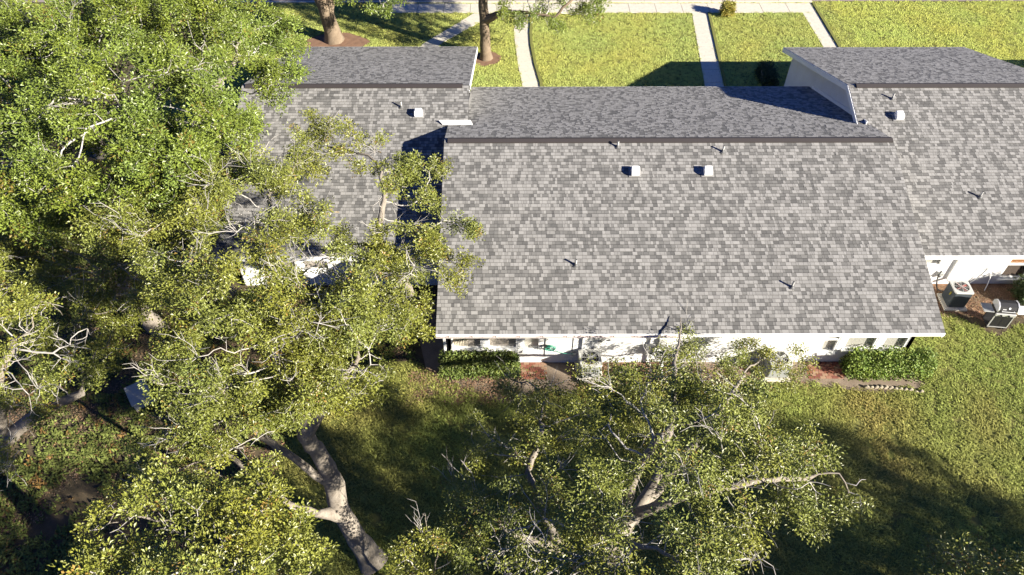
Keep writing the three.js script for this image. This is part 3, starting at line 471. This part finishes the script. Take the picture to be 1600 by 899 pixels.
  const chainGeo = (ids) => {
    const big = rad[ids[1] ?? ids[0]], S = big > 0.12 ? 12 : big > 0.05 ? 7 : big > 0.02 ? 5 : 3, pos = [], nor = [], uv = [], idx = []; let u = V(0.3, 0.2, 1), len = 0;
    ids.forEach((id, j) => {
      const a = P[ids[Math.max(0, j - 1)]], b = P[ids[Math.min(ids.length - 1, j + 1)]], d = b.clone().sub(a).normalize(); u = u.sub(d.clone().multiplyScalar(u.dot(d))); if (u.lengthSq() < 1e-6) u = V(d.y, -d.x, 0.1); u.normalize(); const w = d.clone().cross(u);
      if (j) len += P[id].distanceTo(P[ids[j - 1]]); let R = j === 0 && ids.length > 1 && par[ids[0]] !== -1 ? Math.min(rad[id], rad[ids[1]] * 1.25) : rad[id]; if (j === ids.length - 1) R *= 0.5;
      for (let q = 0; q <= S; q++) { const an = q / S * TW, k = S > 6 ? 1 + 0.13 * nz(Math.cos(an) * 1.3 + id * 0.05, Math.sin(an) * 1.3, len * 1.8 + o.seed) : 1, n = u.clone().multiplyScalar(Math.cos(an)).addScaledVector(w, Math.sin(an)); const p = P[id].clone().addScaledVector(n, R * k).sub(base); pos.push(p.x, p.y, p.z); nor.push(n.x, n.y, n.z); uv.push(q / S * Math.max(1, Math.round(R * 6)) * 0.5, len * 0.8); }
    });
    for (let j = 0; j < ids.length - 1; j++) for (let q = 0; q < S; q++) { const a = j * (S + 1) + q, b = a + S + 1; idx.push(a, a + 1, b, a + 1, b + 1, b); }
    const g = new THREE.BufferGeometry(); g.setAttribute('position', new THREE.Float32BufferAttribute(pos, 3)); g.setAttribute('normal', new THREE.Float32BufferAttribute(nor, 3)); g.setAttribute('uv', new THREE.Float32BufferAttribute(uv, 2)); g.setIndex(idx); return g;
  };
  const start = [[0, -1]];
  const kidsOf = Array.from({ length: N }, () => []); for (let i = 1; i < N; i++) kidsOf[par[i]].push(i);
  while (start.length) {
    const [c, from] = start.pop(), ids = from >= 0 ? [from, c] : [c]; let k = c;
    for (;;) { for (const q of kidsOf[k]) if (q !== main[k]) start.push([q, k]); if (main[k] < 0) break; k = main[k]; ids.push(k); }
    if (ids.length < 2) continue; const g = chainGeo(ids);
    if (from < 0) geo.trunk.push(g); else if (rad[c] > (o.limbR ?? 0.045)) limbs.push(g); else geo.twigs.push(g);
  }
  const bark = o.bark ?? M.bark; part('trunk', geo.trunk, bark, t); limbs.forEach(g => part('limb', g, bark, t)); if (geo.twigs.length) part('twigs', geo.twigs, o.twigMat ?? M.twig, t).userData.kind = 'stuff';
  // foliage: sprigs round the thin ends
  const L = []; for (let i = trunkEnd; i < N; i++) { if (dead.has(i) || rad[i] > (o.tip ?? 0.0062) * 1.9) continue; const q = P[i]; if (nz(q.x * 0.75 + s * 2, q.y * 0.75 + 5, q.z * 0.75) > (o.bare ?? 0.28)) continue; let n = o.leaf ?? 1.5; n = Math.floor(n) + (r() < n % 1 ? 1 : 0); for (let j = 0; j < n; j++) L.push(q); }
  const lg = o.kind === 'bright' ? leafGeos[2] : leafGeos[o.seed % 2], im = new THREE.InstancedMesh(lg, leafMats[o.kind ?? 'oak'], L.length), m = new THREE.Matrix4(), e = new THREE.Euler(), qq = new THREE.Quaternion(), c = new THREE.Color(), sp = o.spread ?? 0.13;
  L.forEach((q, i) => {
    e.set((r() - 0.5) * 1.5, r() * TW, (r() - 0.5) * 1.5); qq.setFromEuler(e); const sc = (0.75 + 0.55 * r()) * (o.leafScale ?? 1);
    m.compose(V(q.x - bx + (r() - 0.5) * 2 * sp, q.y - by + (r() - 0.35) * 1.6 * sp, q.z - bz + (r() - 0.5) * 2 * sp), qq, V(sc, sc, sc)); im.setMatrixAt(i, m);
    const p = 0.5 + 0.5 * nz(q.x * 0.6 + s, q.y * 0.6, q.z * 0.6), b = 0.72 + 0.5 * r() ; let k = [b * (0.9 + 0.35 * p), b * (0.95 + 0.1 * p), b * (1.1 - 0.5 * p)]; if (r() < (o.brown ?? 0.02)) k = [b * 1.35, b * 0.75, b * 0.8]; im.setColorAt(i, c.setRGB(...k));
  });
  im.name = 'foliage'; im.userData = { kind: 'stuff' }; im.castShadow = im.receiveShadow = true; t.add(im);
  if (globalThis.LOG_TREES) console.log(name, N, 'nodes', L.length, 'sprigs', limbs.length, 'limbs');
  return t;
}

tree('live_oak', 'big live oak with leaning pale trunk in the lower left lawn', 'tree', { seed: 11,
  trunk: [[-3.9, -0.1, -8.55, 0.48], [-4.0, 0.15, -8.66, 0.33], [-4.3, 0.9, -8.9, 0.275], [-4.62, 1.8, -9.25, 0.255], [-4.68, 2.5, -9.55, 0.27], [-4.85, 3.6, -9.72, 0.215], [-5.06, 4.6, -9.75, 0.2], [-5.1, 5.4, -10.3, 0.18], [-5.2, 6.3, -11.2, 0.13]],
  limbs: [[[-4.45, 1.75, -9.2], [-5.1, 2.15, -8.9, 0.1], [-5.75, 2.6, -8.95, 0.085], [-6.26, 3.1, -9.1, 0.07], [-6.9, 4.2, -9.4, 0.06]], [[-4.6, 2.7, -9.6], [-5.07, 3.1, -9.5, 0.115], [-5.6, 3.7, -9.72, 0.09], [-6.3, 4.4, -9.9, 0.09], [-7.2, 5.6, -10.6, 0.06]], [[-5.06, 4.6, -9.75], [-4.4, 5.4, -10.3, 0.1], [-3.7, 6.1, -11, 0.06]], [[-5.1, 5.4, -10.3], [-6.2, 6.8, -11.6, 0.1], [-7.4, 7.6, -12.9, 0.07], [-8.2, 7.9, -13.6, 0.05]], [[-5.2, 6.2, -11.2], [-6.0, 7.3, -13.2, 0.08], [-6.4, 7.8, -15.2, 0.05]]],
  blobs: [[-4.8, 6, -10.3, 1.2], [-3.9, 6.5, -10.7, 1.3], [-5.3, 7.5, -10.6, 1.5], [-3.2, 7.2, -11.2, 1.0], [-4.2, 8.3, -11.3, 1.3], [-5.9, 8.4, -11.3, 1.4], [-7.3, 8.4, -12.3, 1.5], [-8.8, 8.2, -13.4, 1.4], [-7.2, 8.3, -14.6, 1.4], [-6.3, 8.1, -16.0, 1.1], [-6.8, 7, -10.3, 1.5], [-8.3, 7.2, -12.3, 1.1], [-6.8, 5.5, -9.7, 1.3], [-6.2, 5, -10.2, 1.1], [-7.8, 5, -9.3, 1.2], [-3.9, 5.2, -11, 0.9], [-5.6, 8.4, -13.2, 1.2]], leaf: 4.6, spread: 0.17, bare: 0.2, gap: 0.07, freq: 1.2, flat: 0.45, density: 56, dead: 0.07, leafScale: 0.92 });
tree('slender_oak', 'slender oak with bare white twigs rising between the left and middle roofs', 'tree', { seed: 12, bare: 0.2, tip: 0.0065,
  trunk: [[-3.32, -0.1, -17.6, 0.2], [-3.3, 1.5, -17.0, 0.16], [-3.34, 3.5, -16.0, 0.14], [-3.58, 5.0, -15.0, 0.12], [-3.78, 6.0, -15.6, 0.1], [-3.6, 6.8, -16.4, 0.07]],
  blobs: [[-1.95, 6.4, -15.4, 1.0], [-2.8, 6.5, -17.5, 0.9], [-4.4, 6.9, -18.1, 0.9], [-6.0, 6.5, -19.1, 0.9], [-3.0, 6.3, -14.1, 1.1], [-1.95, 5.5, -14.8, 0.9], [-3.4, 7.3, -15.6, 0.6], [-3.1, 5.5, -12.8, 1.1], [-4.6, 6, -15.0, 0.7], [-1.5, 5.9, -16.0, 0.5]], density: 28, leaf: 4.2, spread: 0.15, dead: 0.05 });
tree('live_oak', 'wide live oak with many bare twigs in front of the middle house wall', 'tree', { seed: 13, bare: 0.24, gap: 0.06, freq: 1.2, flat: 0.46, tip: 0.0065, dead: 0.06, leafScale: 0.92,
  trunk: [[2.2, -0.1, -5.6, 0.5], [2.2, 0.6, -5.7, 0.4], [2.3, 2.2, -6.2, 0.34], [2.1, 3.8, -6.8, 0.22], [2.3, 5.2, -7.2, 0.15], [2.6, 6.6, -7.6, 0.1], [3.0, 7.6, -7.9, 0.08]],
  limbs: [[[2.2, 3.0, -6.5], [1.0, 4.0, -7.4, 0.11], [0.4, 4.4, -8.8, 0.08], [0.8, 4.3, -10.2, 0.07]], [[2.1, 3.8, -6.8], [3.3, 5.4, -8.2, 0.1], [4.0, 5.2, -10.2, 0.08], [4.6, 3.8, -12.6, 0.055], [5.2, 2.75, -14.3, 0.03], [5.35, 2.85, -15.1, 0.015]], [[2.3, 5.2, -7.2], [3.6, 6.4, -7.2, 0.09], [5.0, 6.6, -7.4, 0.06], [6.4, 6.0, -7.8, 0.05]], [[2.3, 4.6, -7.0], [4.4, 5.2, -9.2, 0.1], [5.8, 4.0, -11.2, 0.07], [7.0, 2.3, -13.2, 0.04]], [[2.3, 5.2, -7.2], [1.7, 6.6, -6.4, 0.11], [2.2, 7.6, -5.6, 0.07]], [[1.4, 3.8, -7.1], [0.2, 4.2, -7.3, 0.08], [-0.5, 4.7, -7.6, 0.05]]],
  blobs: [[5.35, 2.98, -15.55, 0.3], [5.3, 2.4, -14.4, 0.65], [7.84, 1.7, -14.3, 0.8], [8.8, 1.6, -14.1, 0.75], [6.6, 2.1, -13.3, 0.85], [2.6, 3.7, -11.8, 0.8], [0.9, 3.7, -11.3, 1.0], [0.1, 3.3, -12.2, 0.6], [2.7, 7.3, -8.6, 1.3], [4.1, 7.7, -8.1, 1.3], [4.7, 3.5, -12.7, 0.85], [2.6, 5.4, -10.0, 0.9], [2.4, 8.1, -6.2, 1.3], [1.6, 6.5, -6.8, 1.1], [3.3, 8.1, -5.6, 1.1], [5.2, 6.9, -7.4, 1.1], [6.7, 5.9, -7.8, 1.0], [5.9, 5.9, -7.0, 0.8], [-0.1, 4.5, -9.5, 1.1], [-0.4, 4.9, -7.5, 1.1], [0.5, 4.2, -10.2, 0.9], [-0.9, 4.3, -8.4, 0.7], [1.7, 7.8, -5.2, 1.2], [2.8, 8.2, -4.8, 1.1], [4.2, 6.9, -5.7, 1.0], [0.9, 5.4, -8.5, 0.6], [0.7, 5.9, -6.1, 1.0]], density: 56, leaf: 4.4, spread: 0.16 });
tree('oak_tree', 'leafy oak top in the bottom left corner nearest the camera', 'tree', { seed: 14,
  trunk: [[-5.4, -0.1, -4.2, 0.4], [-5.5, 2.5, -4.4, 0.3], [-5.4, 5, -4.9, 0.22], [-5.3, 7, -5.3, 0.12]],
  blobs: [[-6.3, 7.9, -6.3, 0.9], [-5.3, 7.9, -6.1, 1.1], [-6.7, 7.8, -5.5, 1.0], [-5.4, 7.8, -5.1, 1.2], [-4.5, 7.3, -5.3, 1.0], [-5.0, 6.9, -6.5, 0.9], [-7.9, 7.5, -5.7, 0.5], [-4.2, 6.4, -5.6, 0.8], [-7.3, 7.7, -5.9, 0.5]], gap: 0.06, flat: 0.5, density: 50, leaf: 4.2, bare: 0.3, spread: 0.16 });
tree('laurel_oak', 'tall dense bright green tree filling the upper left corner', 'tree', { seed: 15, kind: 'bright', bare: 0.42, gap: 0.05, freq: 0.85, flat: 0.55, dead: 0.004, step: 0.26, brown: 0.02, group: undefined,
  trunk: [[-11.6, -0.1, -21.0, 0.55], [-11.5, 2.5, -20.6, 0.42], [-11.3, 5, -19.8, 0.32], [-11.0, 7.5, -18.8, 0.2], [-10.6, 9, -17.6, 0.1]],
  limbs: [[[-11.4, 4, -20], [-12.8, 6.5, -21.5, 0.16], [-14.5, 7.6, -22.6, 0.08]], [[-11.4, 4.4, -20], [-10.3, 6.5, -21.5, 0.15], [-9.3, 7.4, -22.6, 0.08]]],
  blobs: [[-16.5, 7.6, -23.9, 2], [-13.6, 8.6, -22.0, 2], [-11.6, 8.7, -22.6, 2], [-9.8, 8.6, -22.6, 1.9], [-8.6, 7.8, -23.9, 1.4], [-13.6, 8.6, -18.8, 2], [-10.8, 9.4, -16.9, 2], [-9.2, 9.4, -17.2, 1.9], [-8.5, 8.2, -17.0, 1.6], [-10.4, 8.2, -20.2, 1.2], [-7.8, 7.2, -21.9, 1.2], [-12.2, 8.6, -15.9, 1.8], [-10.4, 9.0, -15.2, 1.7], [-9.0, 9.0, -15.2, 1.7], [-8.3, 8.2, -15.6, 1.3], [-13.2, 7.8, -15.2, 1.5], [-12.2, 7.3, -15.4, 1.4], [-9.0, 5.7, -22.0, 0.5], [-8.2, 6.9, -24.6, 1.1], [-8.7, 6.6, -20.3, 0.8]], density: 30, leaf: 2.8, spread: 0.18 });
tree('laurel_oak', 'bright green tree behind the upper left one, touching the frame corner', 'tree', { seed: 16, kind: 'bright', bare: 0.45, gap: -0.12, freq: 0.8, dead: 0.004, step: 0.3, brown: 0.03,
  trunk: [[-18.5, -0.1, -27.5, 0.5], [-18.4, 3, -27, 0.35], [-18, 6, -26, 0.2], [-17.5, 8, -25.5, 0.1]],
  blobs: [[-17.5, 6.6, -24, 1.8], [-18.5, 7, -21, 1.9], [-16.5, 7.4, -19.5, 1.9], [-15.6, 6.6, -17.2, 1.6], [-20, 7, -26, 2], [-16, 6.5, -27.5, 1.8], [-13, 6.6, -27.5, 1.6]], density: 13, leaf: 2.6, spread: 0.19 });
tree('oak_tree', 'shaded darker oak below the bright tree at the left edge', 'tree', { seed: 17, bare: 0.22, gap: -0.08, step: 0.24,
  trunk: [[-12.6, -0.1, -17, 0.34], [-12.6, 1.5, -16.6, 0.26], [-12.4, 3.2, -15.8, 0.2], [-12.2, 4.6, -15.4, 0.12]],
  limbs: [[[-12.4, 3.2, -15.8], [-11.6, 4.8, -17.4, 0.1], [-11.5, 6.3, -18.0, 0.05]]],
  blobs: [[-13.1, 4.8, -16.2, 1.5], [-13.8, 4.8, -14.9, 1.5], [-11.3, 4.8, -14.6, 1.5], [-12.3, 4.8, -13.4, 1.3], [-11.6, 5.6, -17.2, 1.4], [-14.9, 4.8, -16.5, 1.5]], density: 19, leaf: 4, spread: 0.17 });
tree('live_oak', 'sparse live oak with bare grey limbs at the left edge', 'tree', { seed: 18, bare: 0.0, tip: 0.007, dead: 0.06,
  trunk: [[-15.6, -0.1, -9.6, 0.36], [-15.2, 1.4, -9.9, 0.28], [-13.72, 3.0, -10.55, 0.2], [-12.38, 4.0, -10.91, 0.16], [-11.22, 4.4, -11.17, 0.1]],
  limbs: [[[-13.7, 3, -10.55], [-12.9, 5.2, -11.0, 0.12], [-12.2, 6.3, -11.5, 0.07]], [[-13.7, 3, -10.5], [-12.9, 3.6, -9.6, 0.1], [-12.3, 4.0, -9.2, 0.07]]],
  blobs: [[-12, 5.9, -11.1, 1.1], [-11.1, 6.3, -11.4, 0.9], [-11.8, 6.8, -11.5, 0.9], [-11.5, 5.4, -10.5, 0.8], [-11.0, 5.0, -11.8, 0.8], [-12.2, 5, -10.2, 0.7], [-12.2, 4.4, -9.0, 0.8]], density: 32, leaf: 4 });
tree('oak_sapling', 'small bushy sapling at the foot of the leaning trunk', 'tree', { seed: 19, bare: 0.4, step: 0.18,
  trunk: [[-2.1, -0.05, -7.1, 0.05], [-2.1, 0.8, -7.2, 0.04], [-2.1, 1.6, -7.3, 0.03]],
  blobs: [[-2.1, 2.4, -7.5, 0.8], [-2.9, 2.1, -7.4, 0.55], [-1.4, 2.2, -7.4, 0.6], [-2.1, 2.8, -7.7, 0.5]], density: 45, leaf: 2, limbR: 0.03 });
tree('shade_oak', 'front lawn tree with a forked brown trunk in a wide mulch ring', 'tree', { seed: 20, kind: 'bright', bark: M.barkBrown, bare: 0.5, step: 0.32,
  trunk: [[-9.75, -0.1, -37.9, 0.62], [-9.75, 0.3, -37.9, 0.46], [-9.85, 1.6, -37.8, 0.38], [-10.2, 3.2, -37.9, 0.3], [-10.4, 5, -38, 0.2], [-10.4, 7, -38, 0.1]],
  limbs: [[[-9.85, 1.6, -37.8], [-9.4, 2.8, -38.2, 0.2], [-8.6, 4.4, -38.8, 0.12]]],
  blobs: [[-10, 7, -38, 2.2], [-12, 6.5, -38, 2], [-8, 6.2, -38.5, 1.9], [-10, 6, -36, 1.6], [-10, 6, -40, 2], [-6.6, 3.3, -35.8, 0.9], [-8.2, 3.4, -36.4, 0.8], [-7.2, 4.4, -37, 1.0], [-13.5, 5.4, -36.5, 1.4], [-12.2, 4.6, -35.2, 1.1]], gap: -0.25, freq: 0.8, dead: 0.004, density: 9, leaf: 2.8, spread: 0.2 });
tree('shade_oak', 'front lawn tree with a dark trunk in a small mulch ring by the curved path', 'tree', { seed: 21, kind: 'bright', bark: M.barkBrown, bare: 0.4, step: 0.28,
  trunk: [[-1.3, -0.1, -35.95, 0.42], [-1.3, 0.3, -35.95, 0.3], [-1.32, 1.6, -35.95, 0.26], [-1.35, 3.2, -36, 0.24], [-1.4, 5, -36, 0.16], [-1.4, 7, -36, 0.08]],
  limbs: [[[-1.33, 2.0, -35.95], [-0.3, 2.9, -35.4, 0.11], [1.0, 3.3, -34.4, 0.08], [2.2, 3.3, -34, 0.05]]],
  blobs: [[-1.4, 7, -36, 2.1], [-3.2, 6.4, -36.4, 1.7], [0.5, 6.2, -36.5, 1.7], [-1, 5.6, -38, 1.7], [1.9, 3.3, -34.2, 1.1], [0.3, 3.4, -34.1, 0.9], [3.9, 3.2, -34.8, 1.0], [2.0, 2.6, -34.2, 0.65], [-3.4, 6.0, -38.6, 1.5], [3.2, 5.7, -34.8, 1.9], [5.6, 5.8, -35.4, 1.7], [0.8, 5.6, -34.4, 1.5]], gap: -0.25, freq: 0.8, dead: 0.004, density: 13, leaf: 2.6, spread: 0.18 });
// trees below and right of the frame: their shadows lie on the back lawn
tree('live_oak', 'live oak at the bottom edge showing only a few leafy sprigs', 'tree', { seed: 22, step: 0.3,
  trunk: [[8.4, -0.1, -3.0, 0.4], [8.2, 3, -3.2, 0.3], [7.6, 5.5, -3.8, 0.15]],
  blobs: [[9, 5.4, -2.8, 1.7], [7.4, 6, -3.2, 1.2], [10.8, 5.4, -2.6, 1.6], [6.9, 7.3, -4.65, 0.5], [9, 4.2, -1, 1.6], [8, 4.2, -4.0, 1.1]], density: 12, leaf: 2, spread: 0.2 });
for (const [i, x, z, h] of [[0, 12.8, -4.3, 6.2], [1, 17, -3.8, 6.8], [2, 23, -2.9, 6.8], [3, 27.6, -0.4, 6.6], [4, 19.5, 0, 7], [5, 24, 2, 8], [6, 14.5, -0.3, 6.5], [7, 31.5, 0.6, 6.5], [8, 10.6, -1.6, 6.6], [9, 4.6, 0.6, 6.6], [10, -1.2, 0.4, 6.4], [11, 10, -3.9, 6.2], [12, 1.6, -1.7, 6.2], [13, -3.6, -1.2, 6]])
  tree('live_oak', 'live oak outside the frame whose shadow falls on the back lawn', 'tree', { seed: 30 + i, step: 0.34, group: 'oaks behind the camera',
    trunk: [[x, -0.1, z, 0.4], [x, h * 0.4, z, 0.3], [x, h * 0.75, z, 0.15]],
    blobs: [[x, h, z, 2.1], [x - 1.7, h - 0.6, z + 0.2, 1.7], [x + 1.7, h - 0.5, z, 1.7], [x, h - 1.6, z - 1.4, 1.6], [x + 0.4, h - 1.2, z + 1.7, 1.8], [x - 1.2, h - 2.6, z - 0.6, 1.5], [x + 1.2, h - 2.8, z + 0.3, 1.5]], gap: -0.4, dead: 0, density: 7.5, leaf: 3.2, spread: 0.24, limbR: 0.09 });

// ---------------------------------------------------------------- grass, litter
function tuft(n, rad, h, w, seed, flat = 0) {
  const r = rng(seed), pos = [], uv = [];
  for (let i = 0; i < n; i++) {
    const a = r() * TW, d = rad * Math.sqrt(r()), x = Math.cos(a) * d, z = Math.sin(a) * d, b = r() * TW, ln = h * (0.6 + 0.6 * r()), le = (0.35 + 0.8 * r()) * ln + flat, sx = Math.cos(b + 1.57) * w / 2, szz = Math.sin(b + 1.57) * w / 2;
    const mx = x + Math.cos(b) * le * 0.35, mz = z + Math.sin(b) * le * 0.35, tx = x + Math.cos(b) * le, tz = z + Math.sin(b) * le, my = ln * 0.7, ty = ln * (0.75 + 0.25 * r());
    const q = [[x - sx, 0, z - szz], [x + sx, 0, z + szz], [mx + sx, my, mz + szz], [mx - sx, my, mz - szz], [tx, ty, tz]];
    for (const k of [0, 1, 2, 0, 2, 3, 3, 2, 4]) { pos.push(...q[k]); uv.push(0, 0); }
  }
  const g = new THREE.BufferGeometry(); g.setAttribute('position', new THREE.Float32BufferAttribute(pos, 3)); g.setAttribute('uv', new THREE.Float32BufferAttribute(uv, 2)); g.computeVertexNormals(); return g;
}
const grassMat = leafMat([0.50, 0.52, 0.14]); grassMat.roughness = 0.8; grassMat.specularIntensity = 0.5;
function grass(name, label, poly, skip, perM2, geo, colour, seed, cull) {
  const r = rng(seed), xs = poly.map(p => p[0]), zs = poly.map(p => p[1]), x0 = Math.min(...xs), x1 = Math.max(...xs), z0 = Math.min(...zs), z1 = Math.max(...zs), n = Math.round((x1 - x0) * (z1 - z0) * perM2), ms = [], cs = [];
  const e = new THREE.Euler(), q = new THREE.Quaternion();
  for (let i = 0; i < n; i++) {
    const x = x0 + r() * (x1 - x0), z = z0 + r() * (z1 - z0); if (cull(x, z) || !inside(poly, x, z) || skip.some(p => inside(p, x, z))) continue;
    const k = colour(x, z, r); if (!k) continue; e.set((r() - 0.5) * 0.3, r() * TW, (r() - 0.5) * 0.3); q.setFromEuler(e); const s = (0.7 + 0.6 * r()) * (k[3] ?? 1);
    ms.push(new THREE.Matrix4().compose(V(x, 0, z), q, V(s, s * (0.75 + 0.5 * r()), s))); cs.push(k);
  }
  const im = new THREE.InstancedMesh(geo, grassMat, ms.length), c = new THREE.Color(); ms.forEach((m, i) => { im.setMatrixAt(i, m); im.setColorAt(i, c.setRGB(cs[i][0], cs[i][1], cs[i][2])); });
  im.name = name; im.userData = { label, category: 'grass', kind: 'stuff' }; im.castShadow = im.receiveShadow = true; scene.add(im);
  if (globalThis.LOG_TREES) console.log(name, ms.length); return im;
}
const inView = (x, z) => { const t = -z; return Math.abs(x) < 0.72 * (0.7285 * 20.3 + 0.684 * t) + 1.5 && z < -6.5; };
const fbm = (x, z, s) => nz(x, s, z) + 0.5 * nz(x * 2.1, s + 9, z * 2.1);
grass('front_lawn_grass', 'bright sunlit yellow green lawn grass in front of the houses', FRONT.map(([x, z]) => [Math.min(x, 36), z]), [...walkPolys, RING5, RING6, [[18.02, -42.4], [60, -42.4], [60, -43], [18.02, -43]]], 120, tuft(10, 0.1, 0.045, 0.02, 3, 0.025), (x, z, r) => {
  const p = 0.5 + 0.5 * fbm(x * 0.35, z * 0.35, 2), d = 0.5 + 0.5 * fbm(x * 1.6, z * 1.6, 5), b = 0.85 + 0.3 * r(), right = x > 19 ? 0.12 : 0; return [b * (0.88 + 0.22 * p + right), b * (0.98 + 0.1 * d + right), b * (1.15 - 0.2 * p)];
}, 51, (x, z) => !inView(x, z) || z > -29.2);
grass('back_lawn_grass', 'coarse olive and brown lawn grass behind the houses', BACK, [], 130, tuft(10, 0.095, 0.065, 0.02, 4, 0.02), (x, z, r) => {
  const p = 0.5 + 0.5 * fbm(x * 0.3, z * 0.3, 12), d = 0.5 + 0.5 * fbm(x * 3.4, z * 3.4, 15), b = 0.6 + 0.45 * r(), br = cl01(p * 1.5 - 0.45) * (x < 16 ? 1 : 0.3); if (d < 0.45 && r() < 0.8) return null;
  return [b * (0.72 + 0.16 * br), b * (0.82 - 0.13 * br), b * (0.70 + 0.08 * br), 0.75 + 0.6 * d];
}, 52, (x, z) => !inView(x, z));
{ const poly = [[-22, -27], [-11, -27], [-10.6, -19], [-3.6, -19], [-3.4, -15.6], [-6.2, -15.4], [-7.2, -12], [-7.5, -6.5], [-20, -6.5]];
  grass('ground_ivy', 'patchy green ground cover under the trees on the left', poly, [], 55, tuft(8, 0.13, 0.11, 0.045, 8, 0.03), (x, z, r) => { const p = fbm(x * 0.45, z * 0.45, 22); if (p < -0.05 && r() < 0.85) return null; const b = 0.5 + 0.5 * r(); return r() < 0.07 ? [b * 0.7, b * 0.4, b * 0.45] : [b * 0.4, b * 0.46, b * 0.4]; }, 53, (x, z) => !inView(x, z));
  const lf = leafSpray(6, 0.14, 0.07, 0.035, 9), mat = leafMat([0.24, 0.155, 0.09]); mat.transmission = 0; mat.roughness = 0.9; const r = rng(54), ms = [], c = new THREE.Color();
  const put = (n, pick) => { for (let i = 0; i < n; i++) { const [x, z] = pick(); ms.push([x, z]); } };
  put(9000, () => { for (;;) { const x = -22 + 19 * r(), z = -27 + 20.5 * r(); if (inside(poly, x, z) && fbm(x * 0.5, z * 0.5, 31) > -0.2) return [x, z]; } });
  put(700, () => [14.9 + 4.5 * r(), -19.0 + 1.5 * r()]); put(250, () => [2.5 + 3 * r(), -15.3 + 0.8 * r()]); put(500, () => [-3.4 + 3.4 * r(), -15.2 + 1.4 * r()]); put(400, () => [2 + 8 * r(), -15.3 + 1.0 * r()]);
  const im = new THREE.InstancedMesh(lf, mat, ms.length), m = new THREE.Matrix4(), q = new THREE.Quaternion(), e = new THREE.Euler();
  ms.forEach(([x, z], i) => { e.set((r() - 0.5) * 0.5, r() * TW, (r() - 0.5) * 0.5); q.setFromEuler(e); m.compose(V(x, 0.03, z), q, V(1, 0.35, 1)); im.setMatrixAt(i, m); const b = 0.5 + 0.9 * r(); im.setColorAt(i, c.setRGB(b * (0.8 + 0.4 * r()), b, b * (0.8 + 0.4 * r()))); });
  im.name = 'fallen_leaves'; im.userData = { label: 'brown and orange fallen leaves under the trees on the left', category: 'leaves', kind: 'stuff' }; im.castShadow = im.receiveShadow = true; scene.add(im); }

// ---------------------------------------------------------------- parked cars at the top edge
function car(label, x, z, turn, paint) {
  const t = thing('parked_car', label, 'car', [x, 0.006, z], turn, undefined);      // nose toward +z
  const L = 4.5, W = 1.78, hood = [[2.2, 0.32], [2.25, 0.55], [2.1, 0.78], [1.1, 0.92], [0.95, 0.93], [0.35, 1.38], [-0.1, 1.45], [-1.2, 1.42], [-1.75, 1.05], [-2.15, 0.98], [-2.25, 0.6], [-2.2, 0.3], [-1.75, 0.26], [-1.7, 0.5], [-1.4, 0.64], [-1.1, 0.5], [-1.05, 0.24], [1.05, 0.24], [1.1, 0.5], [1.4, 0.64], [1.7, 0.5], [1.75, 0.28]]; void L;
  const s = new THREE.Shape(hood.map(([a, b]) => new THREE.Vector2(-a, b)));
  part('body', new THREE.ExtrudeGeometry(s, { depth: W - 0.12, bevelEnabled: true, bevelSize: 0.05, bevelThickness: 0.06, bevelSegments: 3 }).translate(0, 0, -(W - 0.12) / 2).rotateY(Math.PI / 2), paint, t);
  part('windscreen', box(1.4, 0.02, 0.72).rotateX(0.66).translate(0, 1.215, 0.72), M.carGlass, t); part('rear_window', box(1.36, 0.02, 0.6).rotateX(-0.58).translate(0, 1.28, -1.56), M.carGlass, t);
  for (const k of [-1, 1]) { part('side_window', box(0.02, 0.36, 1.5, k * (W / 2 + 0.003), 1.16, -0.45), M.carGlass, t); part('headlight', rbox(0.42, 0.14, 0.12, 0.04, k * 0.62, 0.68, 2.2), M.lamp, t); }
  part('bumper', rbox(1.7, 0.2, 0.14, 0.05, 0, 0.38, 2.24), M.black, t);
  for (const a of [-1.4, 1.4]) for (const k of [-1, 1]) { const w = part('wheel', cyl(0.32, 0.32, 0.22, 22).rotateZ(Math.PI / 2), M.tyre, t); w.position.set(k * 0.78, 0.32, a); part('rim', cyl(0.2, 0.22, 0.03, 14).rotateZ(Math.PI / 2).translate(k * 0.105, 0, 0), M.rim, w); }
  return t;
}
car('silver parked car cut off by the top edge, near the sidewalk end', 15.1, -44.75, 0, M.carSilver);
car('black parked car cut off by the top edge at right', 21.3, -44.2, Math.PI / 2, M.carDark);

renderer.render(scene, camera);
